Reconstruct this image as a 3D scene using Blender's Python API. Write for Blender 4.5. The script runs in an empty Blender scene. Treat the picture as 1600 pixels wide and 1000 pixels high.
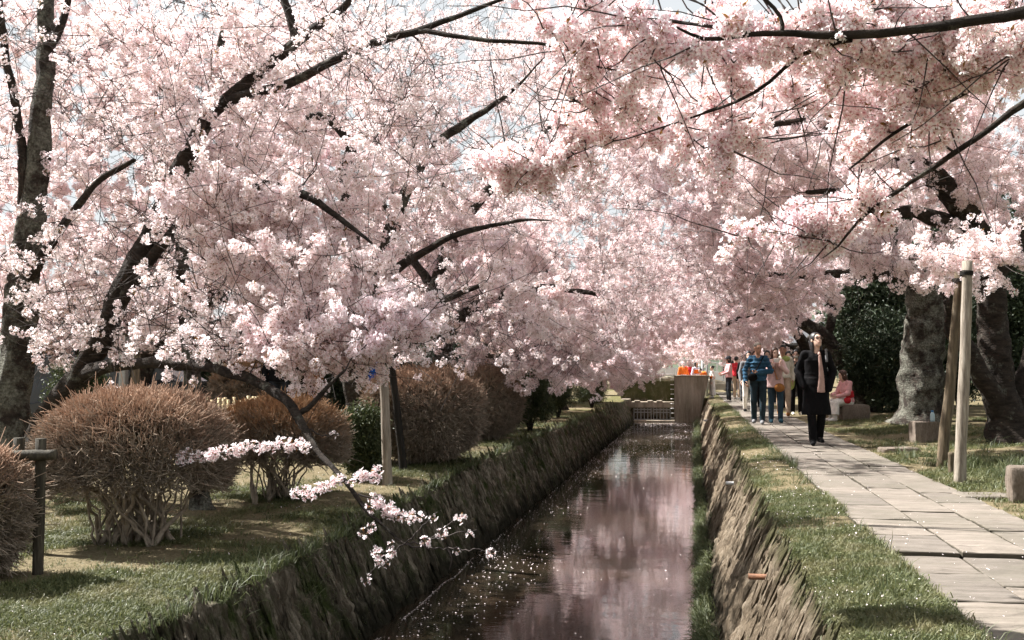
import bpy, math, random
import numpy as np
from mathutils import Matrix, Vector, Euler

rng = np.random.default_rng(7)
random.seed(7)
S = bpy.context.scene
COL = S.collection
R = math.radians

# ------------------------------------------------------------------ camera, sky, sun, exposure
CAMZ = 1.08
YAW, PITCH = R(10.1), R(2.97)
cd = bpy.data.cameras.new('camera')
cam = bpy.data.objects.new('camera', cd)
COL.objects.link(cam)
cam.location = (0, 0, CAMZ)
cam.rotation_euler = (R(90) + PITCH, 0, YAW)
cd.sensor_width = 36
cd.lens = 36
cd.clip_start = 0.05
cd.clip_end = 2000
S.camera = cam

SUN_EL, SUN_AZ = R(50), R(-74)            # azimuth from +Y towards +X
SD = np.array([math.sin(SUN_AZ) * math.cos(SUN_EL), math.cos(SUN_AZ) * math.cos(SUN_EL), math.sin(SUN_EL)])
w = bpy.data.worlds.new('World')
S.world = w
w.use_nodes = True
nt = w.node_tree
sky = nt.nodes.new('ShaderNodeTexSky')
sky.sky_type = 'NISHITA'
sky.sun_disc = False
sky.sun_elevation = SUN_EL
sky.sun_rotation = SUN_AZ
sky.dust_density = 3.0
mix = nt.nodes.new('ShaderNodeMix')
mix.data_type = 'RGBA'
mix.inputs[0].default_value = 0.93         # thin high cloud over the blue
mix.inputs[7].default_value = (3.9, 4.05, 4.12, 1)
bg = nt.nodes['Background']
nt.links.new(sky.outputs[0], mix.inputs[6])
nt.links.new(mix.outputs[2], bg.inputs[0])
bg.inputs[1].default_value = 0.065
sl = bpy.data.lights.new('sun', 'SUN')
sl.energy = 5.0
sl.angle = R(0.55)
sl.color = (1.0, 0.975, 0.94)
so = bpy.data.objects.new('sun', sl)
COL.objects.link(so)
so.rotation_euler = Vector(-SD).to_track_quat('-Z', 'Y').to_euler()
S.view_settings.view_transform = 'Standard'
S.view_settings.look = 'None'
S.view_settings.gamma = 1
S.view_settings.exposure = 1.76
S.view_settings.use_curve_mapping = False
cy = S.cycles
cy.max_bounces = 9
cy.diffuse_bounces = 6
cy.glossy_bounces = 3
cy.transmission_bounces = 6
cy.transparent_max_bounces = 6
cy.caustics_reflective = False
cy.caustics_refractive = False
cy.use_denoising = True
cy.adaptive_threshold = 0.015

# ------------------------------------------------------------------ pixel -> world (photo is 1600 x 1000)
RM = np.array(Euler((R(90) + PITCH, 0, YAW)).to_matrix())
def ray(px, py):
    return RM @ np.array([(px - 800) / 1600, -(py - 500) / 1600, -1.0])
def at(px, py, Y):
    d = ray(px, py)
    return np.array([0, 0, CAMZ]) + d * (Y / d[1])
def dep(px, py, Y):
    return Y / ray(px, py)[1]                # distance along the lens axis
def gnd(px, py, z=0.0):
    d = ray(px, py)
    return np.array([0, 0, CAMZ]) + d * ((z - CAMZ) / d[2])

# ------------------------------------------------------------------ noise (numpy)
def _hash(ix, iy, iz, seed):
    h = (ix * 374761393 + iy * 668265263 + iz * 2147483647 + seed * 974634777) & 0xFFFFFFFF
    h = ((h ^ (h >> 13)) * 1274126177) & 0xFFFFFFFF
    return ((h ^ (h >> 16)) & 0xFFFFFF) / float(0xFFFFFF)
def vnoise(x, y, z=0.0, seed=0):
    x, y, z = np.broadcast_arrays(np.asarray(x, float), np.asarray(y, float), np.asarray(z, float))
    ix, iy, iz = [np.floor(a).astype(np.int64) for a in (x, y, z)]
    fx, fy, fz = x - ix, y - iy, z - iz
    fx, fy, fz = [f * f * (3 - 2 * f) for f in (fx, fy, fz)]
    r = 0
    for dx in (0, 1):
        for dy in (0, 1):
            for dz in (0, 1):
                wgt = (fx if dx else 1 - fx) * (fy if dy else 1 - fy) * (fz if dz else 1 - fz)
                r = r + wgt * _hash(ix + dx, iy + dy, iz + dz, seed)
    return r * 2 - 1
def fbm(x, y, z=0.0, oct=4, seed=0):
    r, a, s = 0, 1.0, 0
    for o in range(oct):
        r = r + a * vnoise(x * 2 ** o, y * 2 ** o, np.asarray(z) * 2 ** o, seed + o)
        s += a
        a *= 0.5
    return r / s
def smooth(a, b, x):
    t = np.clip((np.asarray(x, float) - a) / (b - a), 0, 1)
    return t * t * (3 - 2 * t)

# ------------------------------------------------------------------ mesh helpers
def mesh_np(name, V, quads=None, tris=None, attrs=None, smooth_sh=True):
    me = bpy.data.meshes.new(name)
    V = np.asarray(V, np.float32)
    me.vertices.add(len(V))
    me.vertices.foreach_set('co', V.ravel())
    nq = 0 if quads is None else len(quads)
    ntri = 0 if tris is None else len(tris)
    loops, starts = [], []
    if nq:
        q = np.asarray(quads, np.int32)
        loops.append(q.ravel())
        starts.append(np.arange(nq) * 4)
    if ntri:
        t = np.asarray(tris, np.int32)
        loops.append(t.ravel())
        starts.append(nq * 4 + np.arange(ntri) * 3)
    if loops:
        L = np.concatenate(loops)
        me.loops.add(len(L))
        me.loops.foreach_set('vertex_index', L.astype(np.int32))
        me.polygons.add(nq + ntri)
        me.polygons.foreach_set('loop_start', np.concatenate(starts).astype(np.int32))
        me.polygons.foreach_set('use_smooth', np.full(nq + ntri, smooth_sh))
    for k, a in (attrs or {}).items():
        a = np.asarray(a, np.float32)
        if a.ndim == 2 and a.shape[1] == 4:
            at_ = me.attributes.new(k, 'FLOAT_COLOR', 'POINT')
            at_.data.foreach_set('color', a.ravel())
        elif a.ndim == 2:
            at_ = me.attributes.new(k, 'FLOAT_VECTOR', 'POINT')
            at_.data.foreach_set('vector', a.ravel())
        else:
            at_ = me.attributes.new(k, 'FLOAT', 'POINT')
            at_.data.foreach_set('value', a)
    me.update(calc_edges=True)
    me.validate()
    return me

class MB:
    """collects geometry with a per-vertex attribute"""
    def __init__(self):
        self.V, self.Q, self.T, self.A, self.n = [], [], [], [], 0
    def add(self, V, quads=None, tris=None, a=None):
        V = np.asarray(V, float).reshape(-1, 3)
        if quads is not None and len(quads):
            self.Q.append(np.asarray(quads, int) + self.n)
        if tris is not None and len(tris):
            self.T.append(np.asarray(tris, int) + self.n)
        self.V.append(V)
        self.A.append(np.full(len(V), 0.0) if a is None else np.broadcast_to(np.asarray(a, float), (len(V),)))
        self.n += len(V)
        return self
    def mesh(self, name, smooth_sh=True, attr='tip'):
        return mesh_np(name, np.concatenate(self.V), np.concatenate(self.Q) if self.Q else None,
                       np.concatenate(self.T) if self.T else None, {attr: np.concatenate(self.A)}, smooth_sh)
    def box(self, c, s, rot=None, bev=0.0, a=0.0):
        x, y, z = np.array(s) / 2
        if bev <= 0:
            V = np.array([[i * x, j * y, k * z] for i in (-1, 1) for j in (-1, 1) for k in (-1, 1)])
            Q = [[0, 1, 3, 2], [4, 6, 7, 5], [0, 4, 5, 1], [2, 3, 7, 6], [0, 2, 6, 4], [1, 5, 7, 3]]
            T = None
        else:
            b = min(bev, x * .9, y * .9, z * .9)
            V, idx = [], {}
            for i in (-1, 1):
                for j in (-1, 1):
                    for k in (-1, 1):
                        for ax in range(3):
                            e = np.array([i * (x - b), j * (y - b), k * (z - b)])
                            e[ax] = (i * x, j * y, k * z)[ax]
                            idx[(i, j, k, ax)] = len(V)
                            V.append(e)
            V = np.array(V)
            Q, T = [], []
            for ax in range(3):
                o = [q for q in range(3) if q != ax]
                for sg in (-1, 1):
                    r = []
                    for (u, v) in ((-1, -1), (1, -1), (1, 1), (-1, 1)):
                        key = [0, 0, 0]
                        key[ax], key[o[0]], key[o[1]] = sg, u, v
                        r.append(idx[(*key, ax)])
                    Q.append(r)
            for ax in range(3):               # edge strips along ax
                o = [q for q in range(3) if q != ax]
                for u in (-1, 1):
                    for v in (-1, 1):
                        k1, k2 = [0, 0, 0], [0, 0, 0]
                        k1[ax], k2[ax] = -1, 1
                        k1[o[0]] = k2[o[0]] = u
                        k1[o[1]] = k2[o[1]] = v
                        Q.append([idx[(*k1, o[0])], idx[(*k2, o[0])], idx[(*k2, o[1])], idx[(*k1, o[1])]])
            for i in (-1, 1):
                for j in (-1, 1):
                    for k in (-1, 1):
                        T.append([idx[(i, j, k, 0)], idx[(i, j, k, 1)], idx[(i, j, k, 2)]])
        if rot is not None:
            V = V @ np.array(Euler(rot).to_matrix()).T
        return self.add(V + np.array(c), Q, T, a)
    def tube(self, pts, rad, n=8, cap=True, a=0.0):
        P = np.asarray(pts, float)[None]
        rr = np.broadcast_to(np.asarray(rad, float), (P.shape[1],))[None]
        V, Q = tubes(P, rr, n)
        k = P.shape[1]
        T = []
        if cap:
            b = len(V)
            V = np.concatenate([V, P[0, :1], P[0, -1:]])
            for i in range(n):
                j = (i + 1) % n
                T += [[b, j, i], [b + 1, (k - 1) * n + i, (k - 1) * n + j]]
        av = np.asarray(a, float)
        if av.ndim:
            av = np.repeat(av, n)
            if cap:
                av = np.concatenate([av, [av[0], av[-1]]])
        return self.add(V, Q, T, av)
    def lathe(self, prof, c=(0, 0, 0), n=12, a=0.0):
        prof = np.asarray(prof, float)
        th = np.linspace(0, 2 * np.pi, n, endpoint=False)
        V = np.stack([prof[:, None, 0] * np.cos(th), prof[:, None, 0] * np.sin(th), np.repeat(prof[:, 1:2], n, 1)], -1).reshape(-1, 3) + np.array(c)
        Q = [[i * n + j, i * n + (j + 1) % n, (i + 1) * n + (j + 1) % n, (i + 1) * n + j] for i in range(len(prof) - 1) for j in range(n)]
        return self.add(V, Q, None, a)

def tubes(P, Rr, n=3):
    """P (m,k,3), Rr (m,k) -> verts, quads of m tubes with n sides"""
    m, k, _ = P.shape
    Tn = np.empty_like(P)
    Tn[:, 1:-1] = P[:, 2:] - P[:, :-2]
    Tn[:, 0] = P[:, 1] - P[:, 0]
    Tn[:, -1] = P[:, -1] - P[:, -2]
    Tn /= np.linalg.norm(Tn, axis=-1, keepdims=True) + 1e-9
    mean = P[:, -1] - P[:, 0]
    ref = np.where((np.abs(mean[:, 2]) > 0.8 * np.linalg.norm(mean, axis=-1))[:, None], np.array([1.0, 0.13, 0]), np.array([0.09, 0.11, 1.0]))
    U = np.cross(Tn, ref[:, None])
    U /= np.linalg.norm(U, axis=-1, keepdims=True) + 1e-9
    W = np.cross(Tn, U)
    th = np.arange(n) * 2 * np.pi / n
    V = P[:, :, None] + Rr[:, :, None, None] * (np.cos(th)[None, None, :, None] * U[:, :, None] + np.sin(th)[None, None, :, None] * W[:, :, None])
    V = V.reshape(-1, 3)
    base = (np.arange(m) * k * n)[:, None, None]
    i = np.arange(k - 1)[None, :, None] * n
    j = np.arange(n)[None, None, :]
    j2 = (j + 1) % n
    Q = np.stack([base + i + j, base + i + j2, base + i + n + j2, base + i + n + j], -1).reshape(-1, 4)
    return V, Q

def catmull(P, seg=0.12):
    """resample a polyline (columns x,y,z,r) smoothly"""
    P = np.asarray(P, float)
    out = []
    Q = np.concatenate([[2 * P[0] - P[1]], P, [2 * P[-1] - P[-2]]])
    for i in range(1, len(Q) - 2):
        n = max(2, int(np.linalg.norm(Q[i + 1, :3] - Q[i, :3]) / seg))
        for t in np.arange(n) / n:
            a, b, c, d = Q[i - 1], Q[i], Q[i + 1], Q[i + 2]
            out.append(0.5 * (2 * b + (c - a) * t + (2 * a - 5 * b + 4 * c - d) * t * t + (3 * b - a - 3 * c + d) * t ** 3))
    out.append(P[-1])
    return np.array(out)

def link(name, me, mat=None, parent=None):
    o = bpy.data.objects.new(name, me)
    COL.objects.link(o)
    if mat is not None and me is not None and not me.materials:
        me.materials.append(mat)
    if parent is not None:
        o.parent = parent
    return o
def thing(name, label, cat, loc=(0, 0, 0), rz=0.0, group=None, me=None, mat=None):
    o = link(name, me, mat)
    o.location = loc
    o.rotation_euler = (0, 0, rz)
    o['label'] = label
    o['category'] = cat
    if group:
        o['group'] = group
    return o
def struct(name, me, mat):
    o = link(name, me, mat)
    o['kind'] = 'structure'
    return o
def stuff(o):
    o['kind'] = 'stuff'
    return o

# ------------------------------------------------------------------ materials
class MT:
    def __init__(self, name, rough=0.8, spec=0.3):
        self.m = bpy.data.materials.new(name)
        self.m.use_nodes = True
        self.nt = self.m.node_tree
        self.b = self.nt.nodes['Principled BSDF']
        self.b.inputs['Roughness'].default_value = rough
        self.b.inputs['Specular IOR Level'].default_value = spec
        self.co = self.nt.nodes.new('ShaderNodeNewGeometry').outputs['Position']
    def obj_coords(self):
        self.co = self.nt.nodes.new('ShaderNodeTexCoord').outputs['Object']
        return self
    def L(self, a, b):
        self.nt.links.new(a, b)
    def noise(self, scale=5, detail=5, rough=0.6, stretch=None, dist=0.0):
        n = self.nt.nodes.new('ShaderNodeTexNoise')
        n.inputs['Scale'].default_value = scale
        n.inputs['Detail'].default_value = detail
        n.inputs['Roughness'].default_value = rough
        n.inputs['Distortion'].default_value = dist
        src = self.co
        if stretch:
            mp = self.nt.nodes.new('ShaderNodeMapping')
            mp.inputs['Scale'].default_value = stretch
            self.L(self.co, mp.inputs[0])
            src = mp.outputs[0]
        self.L(src, n.inputs['Vector'])
        return n.outputs['Fac']
    def ramp(self, fac, stops):
        r = self.nt.nodes.new('ShaderNodeValToRGB')
        e = r.color_ramp.elements
        while len(e) < len(stops):
            e.new(0.5)
        for k, (p, c) in enumerate(stops):
            e[k].position = p
            e[k].color = (*c, 1) if hasattr(c, '__len__') else (c, c, c, 1)
        self.L(fac, r.inputs[0])
        return r.outputs[0]
    def mixc(self, fac, a, b, mode='MIX'):
        m = self.nt.nodes.new('ShaderNodeMix')
        m.data_type = 'RGBA'
        m.blend_type = mode
        for s, v in ((m.inputs[0], fac), (m.inputs[6], a), (m.inputs[7], b)):
            if isinstance(v, bpy.types.NodeSocket):
                self.L(v, s)
            elif isinstance(v, (int, float)):
                s.default_value = v
            else:
                s.default_value = (*v, 1)
        return m.outputs[2]
    def math(self, op, a, b=0.0):
        m = self.nt.nodes.new('ShaderNodeMath')
        m.operation = op
        for s, v in ((m.inputs[0], a), (m.inputs[1], b)):
            if isinstance(v, bpy.types.NodeSocket):
                self.L(v, s)
            else:
                s.default_value = v
        return m.outputs[0]
    def attr(self, name):
        n = self.nt.nodes.new('ShaderNodeAttribute')
        n.attribute_name = name
        return n
    def rand(self):
        return self.nt.nodes.new('ShaderNodeObjectInfo').outputs['Random']
    def color(self, c):
        s = self.b.inputs['Base Color']
        if isinstance(c, bpy.types.NodeSocket):
            self.L(c, s)
        else:
            s.default_value = (*c, 1)
        return self
    def bump(self, h, strength=0.5, dist=0.01):
        b = self.nt.nodes.new('ShaderNodeBump')
        b.inputs['Strength'].default_value = strength
        b.inputs['Distance'].default_value = dist
        self.L(h, b.inputs['Height'])
        self.L(b.outputs[0], self.b.inputs['Normal'])
        return self

def plain(name, c, rough=0.8, var=0.25, scale=12, spec=0.3, bump=0.0):
    t = MT(name, rough, spec)
    n = t.noise(scale, 4)
    lo = tuple(v * (1 - var) for v in c)
    hi = tuple(min(1, v * (1 + var)) for v in c)
    t.color(t.ramp(n, [(0.3, lo), (0.7, hi)]))
    if bump:
        t.bump(t.noise(scale * 4, 4), bump, 0.01)
    return t.m

def mat_bark(name, lichen, dark=(0.014, 0.011, 0.009), mid=(0.052, 0.040, 0.032)):
    t = MT(name, 0.9, 0.15)
    n = t.noise(9, 6, 0.65, (1, 1, 2.2))
    c = t.ramp(n, [(0.32, dark), (0.68, mid)])
    l = t.noise(4.5, 6, 0.72)
    f = t.ramp(l, [(0.62 - 0.30 * lichen, 0.0), (0.74 - 0.24 * lichen, 1.0)])
    l2 = t.noise(40, 3, 0.6)
    lc = t.ramp(l2, [(0.3, (0.05, 0.05, 0.038)), (0.7, (0.235, 0.23, 0.19))])
    t.color(t.mixc(f, c, lc))
    t.bump(t.math('ADD', t.noise(26, 6, 0.7, (1, 1, 1.4)), t.math('MULTIPLY', t.noise(9, 4, 0.6, (0.8, 0.8, 5)), 0.8)), 1.0, 0.035)
    return t.m

M = {}
M['bark'] = mat_bark('bark', 0.18)
M['bark_lichen'] = mat_bark('bark_lichen', 0.66)
M['bark_mid'] = mat_bark('bark_half_lichen', 0.36)
M['twig'] = plain('twig_bark', (0.045, 0.034, 0.03), 0.8, 0.4, 6)

def mat_blossom():
    t = MT('blossom_petals', 0.9, 0.0)
    col = t.attr('col').outputs['Color']
    r = t.rand()
    tint = t.ramp(r, [(0.0, (1.0, 0.955, 0.96)), (0.45, (1.0, 0.99, 0.98)), (0.8, (1.0, 0.99, 0.985)), (1.0, (0.99, 0.935, 0.95))])
    c = t.mixc(1.0, col, tint, 'MULTIPLY')
    big = t.ramp(t.noise(0.75, 3), [(0.35, (1.0, 0.955, 0.965)), (0.5, (1.0, 0.985, 0.975)), (0.66, (0.985, 0.955, 0.985))])
    c = t.mixc(1.0, c, big, 'MULTIPLY')
    d = t.nt.nodes.new('ShaderNodeBsdfDiffuse')
    tr = t.nt.nodes.new('ShaderNodeBsdfTranslucent')
    mx = t.nt.nodes.new('ShaderNodeMixShader')
    mx.inputs[0].default_value = 0.5
    t.L(c, d.inputs[0])
    t.L(c, tr.inputs[0])
    t.L(d.outputs[0], mx.inputs[1])
    t.L(tr.outputs[0], mx.inputs[2])
    t.L(mx.outputs[0], t.nt.nodes['Material Output'].inputs[0])
    t.nt.nodes.remove(t.b)
    return t.m
M['blossom'] = mat_blossom()

def mat_leaf(name, lo, hi, trans=0.25, spec=True, straw=None):
    t = MT(name, 0.55, 0.35 if spec else 0.1)
    a = t.attr('tip').outputs['Fac']
    r = t.rand()
    c = t.mixc(t.math('MULTIPLY', t.math('ADD', a, r), 0.5), lo, hi)
    if straw:
        c = t.mixc(t.ramp(t.noise(1.9, 5, 0.7), [(0.46, 0.0), (0.66, 0.6)]), c, straw)
    t.color(c)
    tr = t.nt.nodes.new('ShaderNodeBsdfTranslucent')
    mx = t.nt.nodes.new('ShaderNodeMixShader')
    mx.inputs[0].default_value = trans
    t.L(c, tr.inputs[0])
    t.L(t.b.outputs[0], mx.inputs[1])
    t.L(tr.outputs[0], mx.inputs[2])
    t.L(mx.outputs[0], t.nt.nodes['Material Output'].inputs[0])
    return t.m
M['grass'] = mat_leaf('grass_blades', (0.028, 0.046, 0.015), (0.165, 0.172, 0.066), 0.3, straw=(0.235, 0.195, 0.10))
M['weeds'] = mat_leaf('waterside_weeds', (0.04, 0.058, 0.02), (0.13, 0.14, 0.06), 0.3)
M['evergreen'] = mat_leaf('evergreen_leaves', (0.012, 0.022, 0.010), (0.045, 0.065, 0.028), 0.12)
M['green_shrub'] = mat_leaf('shrub_leaves', (0.02, 0.035, 0.012), (0.085, 0.095, 0.035), 0.2)

def mat_bush(name, tip):
    t = MT(name, 0.85, 0.1)
    a = t.attr('tip').outputs['Fac']
    n = t.noise(14, 3)
    wood = t.ramp(n, [(0.3, (0.14, 0.11, 0.083)), (0.7, (0.37, 0.31, 0.245))])
    tc = t.ramp(n, [(0.3, tuple(v * 0.75 for v in tip)), (0.7, tuple(v * 1.2 for v in tip))])
    t.color(t.mixc(a, wood, tc))
    return t.m
M['bush_red'] = mat_bush('bush_red_tips', (0.42, 0.265, 0.185))
M['bush_orange'] = mat_bush('bush_orange_tips', (0.40, 0.22, 0.11))

def mat_ground():
    t = MT('soil_and_moss', 0.95, 0.1)
    g = t.attr('gm').outputs['Fac']
    n = t.noise(3.5, 6, 0.65)
    n2 = t.noise(38, 5, 0.7)
    soil = t.ramp(n2, [(0.28, (0.075, 0.058, 0.032)), (0.5, (0.15, 0.122, 0.07)), (0.75, (0.26, 0.212, 0.135))])
    moss = t.ramp(n2, [(0.3, (0.05, 0.052, 0.02)), (0.7, (0.16, 0.14, 0.062))])
    f = t.math('ADD', g, t.math('MULTIPLY', t.math('SUBTRACT', n, 0.5), 1.3))
    f = t.ramp(f, [(0.35, 0.0), (0.6, 1.0)])
    t.color(t.mixc(f, soil, moss))
    t.bump(t.noise(55, 5, 0.7), 0.8, 0.03)
    return t.m
M['ground'] = mat_ground()

def mat_rock(name, a, b, c, moss, mossc=(0.035, 0.045, 0.014), wet=False):
    t = MT(name, 0.95, 0.12)
    n = t.noise(7, 8, 0.72, (1, 1.6, 0.35), 0.6)
    base = t.ramp(n, [(0.28, a), (0.5, b), (0.74, c)])
    n1 = t.noise(60, 5, 0.7, (1, 1.4, 0.5))
    base = t.mixc(0.6, base, t.ramp(n1, [(0.25, 0.35), (0.7, 1.15)]), 'MULTIPLY')
    mf = t.noise(2.6, 6, 0.7)
    f = t.ramp(mf, [(0.66 - moss * 0.4, 0.0), (0.76 - moss * 0.3, 1.0)])
    mc = t.ramp(t.noise(30, 4), [(0.3, tuple(v * 0.6 for v in mossc)), (0.7, tuple(v * 1.6 for v in mossc))])
    col = t.mixc(f, base, mc)
    if wet:
        sp = t.nt.nodes.new('ShaderNodeSeparateXYZ')
        t.L(t.co, sp.inputs[0])
        zz = t.math('ADD', sp.outputs[2], t.math('MULTIPLY', t.math('SUBTRACT', t.noise(3.2, 6, 0.7, (1, 1, 0.5)), 0.5), 1.1))
        col = t.mixc(t.ramp(t.math('MULTIPLY', t.math('ADD', zz, 1.0), 1.0), [(0.02, 1.0), (0.30, 0.0)]), col, (0.022, 0.02, 0.013))   # damp, algae-dark foot
        col = t.mixc(t.ramp(t.math('ADD', zz, 1.0), [(0.86, 0.0), (1.05, 0.75)]), col, (0.055, 0.058, 0.022))                            # moss under the grass
    t.color(col)
    t.bump(t.noise(45, 7, 0.75, (1, 1.6, 0.4)), 1.0, 0.035)
    return t.m
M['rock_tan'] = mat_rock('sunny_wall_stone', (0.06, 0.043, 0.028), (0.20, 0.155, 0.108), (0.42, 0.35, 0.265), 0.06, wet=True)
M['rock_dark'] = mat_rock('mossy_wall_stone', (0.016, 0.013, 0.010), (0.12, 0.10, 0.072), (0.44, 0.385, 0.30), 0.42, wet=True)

def mat_slab():
    t = MT('weathered_paving_stone', 0.85, 0.2)
    n = t.noise(3.0, 9, 0.78, (0.5, 4.0, 1))
    c = t.ramp(n, [(0.26, (0.075, 0.062, 0.051)), (0.40, (0.15, 0.13, 0.11)), (0.58, (0.225, 0.197, 0.17)), (0.78, (0.31, 0.275, 0.24))])
    c = t.mixc(0.55, c, t.ramp(t.noise(70, 5, 0.75, (0.6, 1.6, 1)), [(0.25, 0.55), (0.7, 1.15)]), 'MULTIPLY')
    c = t.mixc(1.0, c, t.ramp(t.rand(), [(0.0, (0.80, 0.79, 0.78)), (1.0, (1.08, 1.05, 1.02))]), 'MULTIPLY')
    st = t.ramp(t.noise(1.1, 6, 0.7), [(0.42, 0.0), (0.62, 0.55)])
    c = t.mixc(st, c, (0.11, 0.10, 0.075))
    c = t.mixc(t.attr('tip').outputs['Fac'], c, (0.035, 0.03, 0.018))    # soil caught in the joints
    t.color(c)
    t.bump(t.noise(60, 7, 0.7, (0.5, 2, 1)), 0.6, 0.012)
    return t.m
M['slab'] = mat_slab()
M['stone_block'] = mat_rock('stone_block', (0.11, 0.085, 0.065), (0.24, 0.195, 0.155), (0.38, 0.32, 0.27), 0.15)

def mat_concrete(name, k=1.0):
    t = MT(name, 0.9, 0.15)
    n = t.noise(1.6, 7, 0.7, (2.2, 2.2, 0.35))
    c = t.ramp(n, [(0.3, (0.10 * k, 0.085 * k, 0.062 * k)), (0.52, (0.25 * k, 0.215 * k, 0.165 * k)), (0.75, (0.40 * k, 0.36 * k, 0.295 * k))])
    t.color(t.mixc(0.4, c, t.ramp(t.noise(30, 5), [(0.3, 0.6), (0.7, 1.1)]), 'MULTIPLY'))
    t.bump(t.noise(24, 6), 0.4, 0.01)
    return t.m
M['concrete'] = mat_concrete('stained_concrete')
M['concrete_pale'] = mat_concrete('pale_concrete', 1.35)

def mat_water():
    t = MT('canal_water', 0.0, 0.5)
    t.b.inputs['IOR'].default_value = 2.1
    n = t.noise(1.3, 4, 0.6)
    t.color(t.ramp(n, [(0.35, (0.010, 0.010, 0.007)), (0.7, (0.030, 0.020, 0.013))]))
    a = t.noise(2.2, 3, 0.5, (0.7, 1.0, 1))
    b = t.noise(14, 3, 0.55, (0.5, 1.3, 1))
    h = t.math('ADD', t.math('MULTIPLY', a, 0.75), t.math('MULTIPLY', b, 0.16))
    t.bump(h, 0.045, 0.10)
    return t.m
M['water'] = mat_water()

def mat_wood(name, a, b, c):
    t = MT(name, 0.8, 0.2)
    n = t.noise(6, 7, 0.7, (5, 5, 0.5))
    t.color(t.ramp(n, [(0.3, a), (0.5, b), (0.72, c)]))
    t.bump(t.noise(14, 6, 0.7, (6, 6, 0.4)), 0.7, 0.01)
    return t.m
M['pole_pale'] = mat_wood('weathered_pale_pole', (0.10, 0.08, 0.06), (0.25, 0.212, 0.17), (0.40, 0.355, 0.295))
M['pole_brown'] = mat_wood('brown_pole', (0.035, 0.026, 0.018), (0.10, 0.075, 0.048), (0.19, 0.145, 0.095))
M['pole_dark'] = mat_wood('dark_pole', (0.008, 0.007, 0.006), (0.018, 0.015, 0.012), (0.035, 0.028, 0.022))
M['log_dark'] = mat_wood('dark_log', (0.018, 0.016, 0.012), (0.05, 0.042, 0.03), (0.12, 0.105, 0.075))
M['bamboo'] = mat_wood('split_bamboo', (0.38, 0.29, 0.16), (0.55, 0.44, 0.26), (0.68, 0.57, 0.38))
M['timber'] = mat_wood('house_timber', (0.02, 0.016, 0.013), (0.045, 0.037, 0.03), (0.075, 0.062, 0.05))
M['clay_pipe'] = plain('rusty_clay', (0.13, 0.055, 0.024), 0.7, 0.4, 30, bump=0.3)
M['white_paint'] = plain('white_paint', (0.74, 0.74, 0.72), 0.5, 0.08, 5)
M['metal_grey'] = plain('grey_metal', (0.28, 0.28, 0.27), 0.5, 0.2, 8)
M['petal_white'] = plain('fallen_petal', (0.80, 0.70, 0.69), 0.8, 0.1, 40)

# ------------------------------------------------------------------ the lie of the land
WZ = -1.02                                    # water level
XL, XR = -2.95, 0.52                          # tops of the canal walls
BL, BR = -2.50, 0.07                          # their feet at the water line
YEND = 45.0
PX = [1.12, 1.55, 1.95, 2.35]                 # joints of the path
def left_top(Y):
    return -0.30 + 0.21 * smooth(4.5, 17, Y) + 0.035 * fbm(np.asarray(Y) * 0.55, 3.1, 0, 3, 5) * smooth(6, 12, Y)
def right_top(Y):
    return -0.035 + 0.025 * fbm(np.asarray(Y) * 0.9, 7.7, 0, 3, 9)
def grass_mask(X, Y):
    X, Y = np.asarray(X, float), np.asarray(Y, float)
    n = fbm(X * 0.9, Y * 0.9, 0, 5, 21)
    left = smooth(-6.3, -5.2, X + 0.5 * n) * (X < -2) * (0.32 + 2.0 * n + 0.2 * smooth(-3.9, -3.1, X))
    for (bx, by, br_) in ((-4.35, 6.9, 0.95), (-4.6, 9.7, 0.7), (-4.3, 6.2, 0.4), (-3.6, 8.3, 0.35)):   # worn bare round the stems
        left = left - 1.1 * smooth(br_, br_ * 0.35, np.hypot(X - bx, Y - by) + 0.35 * n)
    strip = (X > 0.3) * (X < 1.2) * (0.55 + 1.7 * n)
    rt = (X >= 2.3) * (0.08 + 1.3 * n + 0.45 * smooth(4.2, 3.2, np.abs(X - 3.6) + 0.25 * np.abs(Y - 11)))
    return np.clip(left + strip + rt, 0, 1)
def ground_z(X, Y):
    X, Y = np.asarray(X, float), np.asarray(Y, float)
    b = 0.03 * fbm(X * 0.9, Y * 0.9, 0, 4, 3) + 0.012 * fbm(X * 5, Y * 5, 0, 3, 4)
    lt = left_top(Y)
    zl = lt + (0.06 - lt) * smooth(-5.0, -9.0, X) + b * smooth(XL, XL - 0.5, X) + 0.02 * smooth(XL, XL - 0.3, X)
    rt = right_top(Y)
    zr = rt + (0.012 - rt) * smooth(XR, PX[0] - 0.1, X) + b * 0.6 * smooth(XR, XR + 0.15, X) * (1 - smooth(0.95, 1.12, X))
    zr = np.where((X > PX[0]) & (X < PX[3] + 0.01), -0.06, zr)
    far = 0.005 + 0.16 * smooth(2.6, 5.5, X) + b * smooth(PX[3], PX[3] + 0.3, X)
    zr = np.where(X >= PX[3] + 0.01, far, zr)
    z = np.where(X < -1.2, zl, zr)
    canal = (X > XL - 0.05) & (X < XR + 0.05) & (Y < YEND + 1.2)
    return np.where(canal, -1.75, z)

def grid_mesh(name, xs, ys, zf, attrs=None):
    Xg, Yg = np.meshgrid(xs, ys)
    Z = zf(Xg, Yg)
    nx, ny = len(xs), len(ys)
    i = np.arange(ny - 1)[:, None] * nx + np.arange(nx - 1)[None]
    Q = np.stack([i, i + 1, i + nx + 1, i + nx], -1).reshape(-1, 4)
    return mesh_np(name, np.stack([Xg, Yg, Z], -1).reshape(-1, 3), Q, None, {k: f(Xg, Yg).ravel() for k, f in (attrs or {}).items()})

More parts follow.
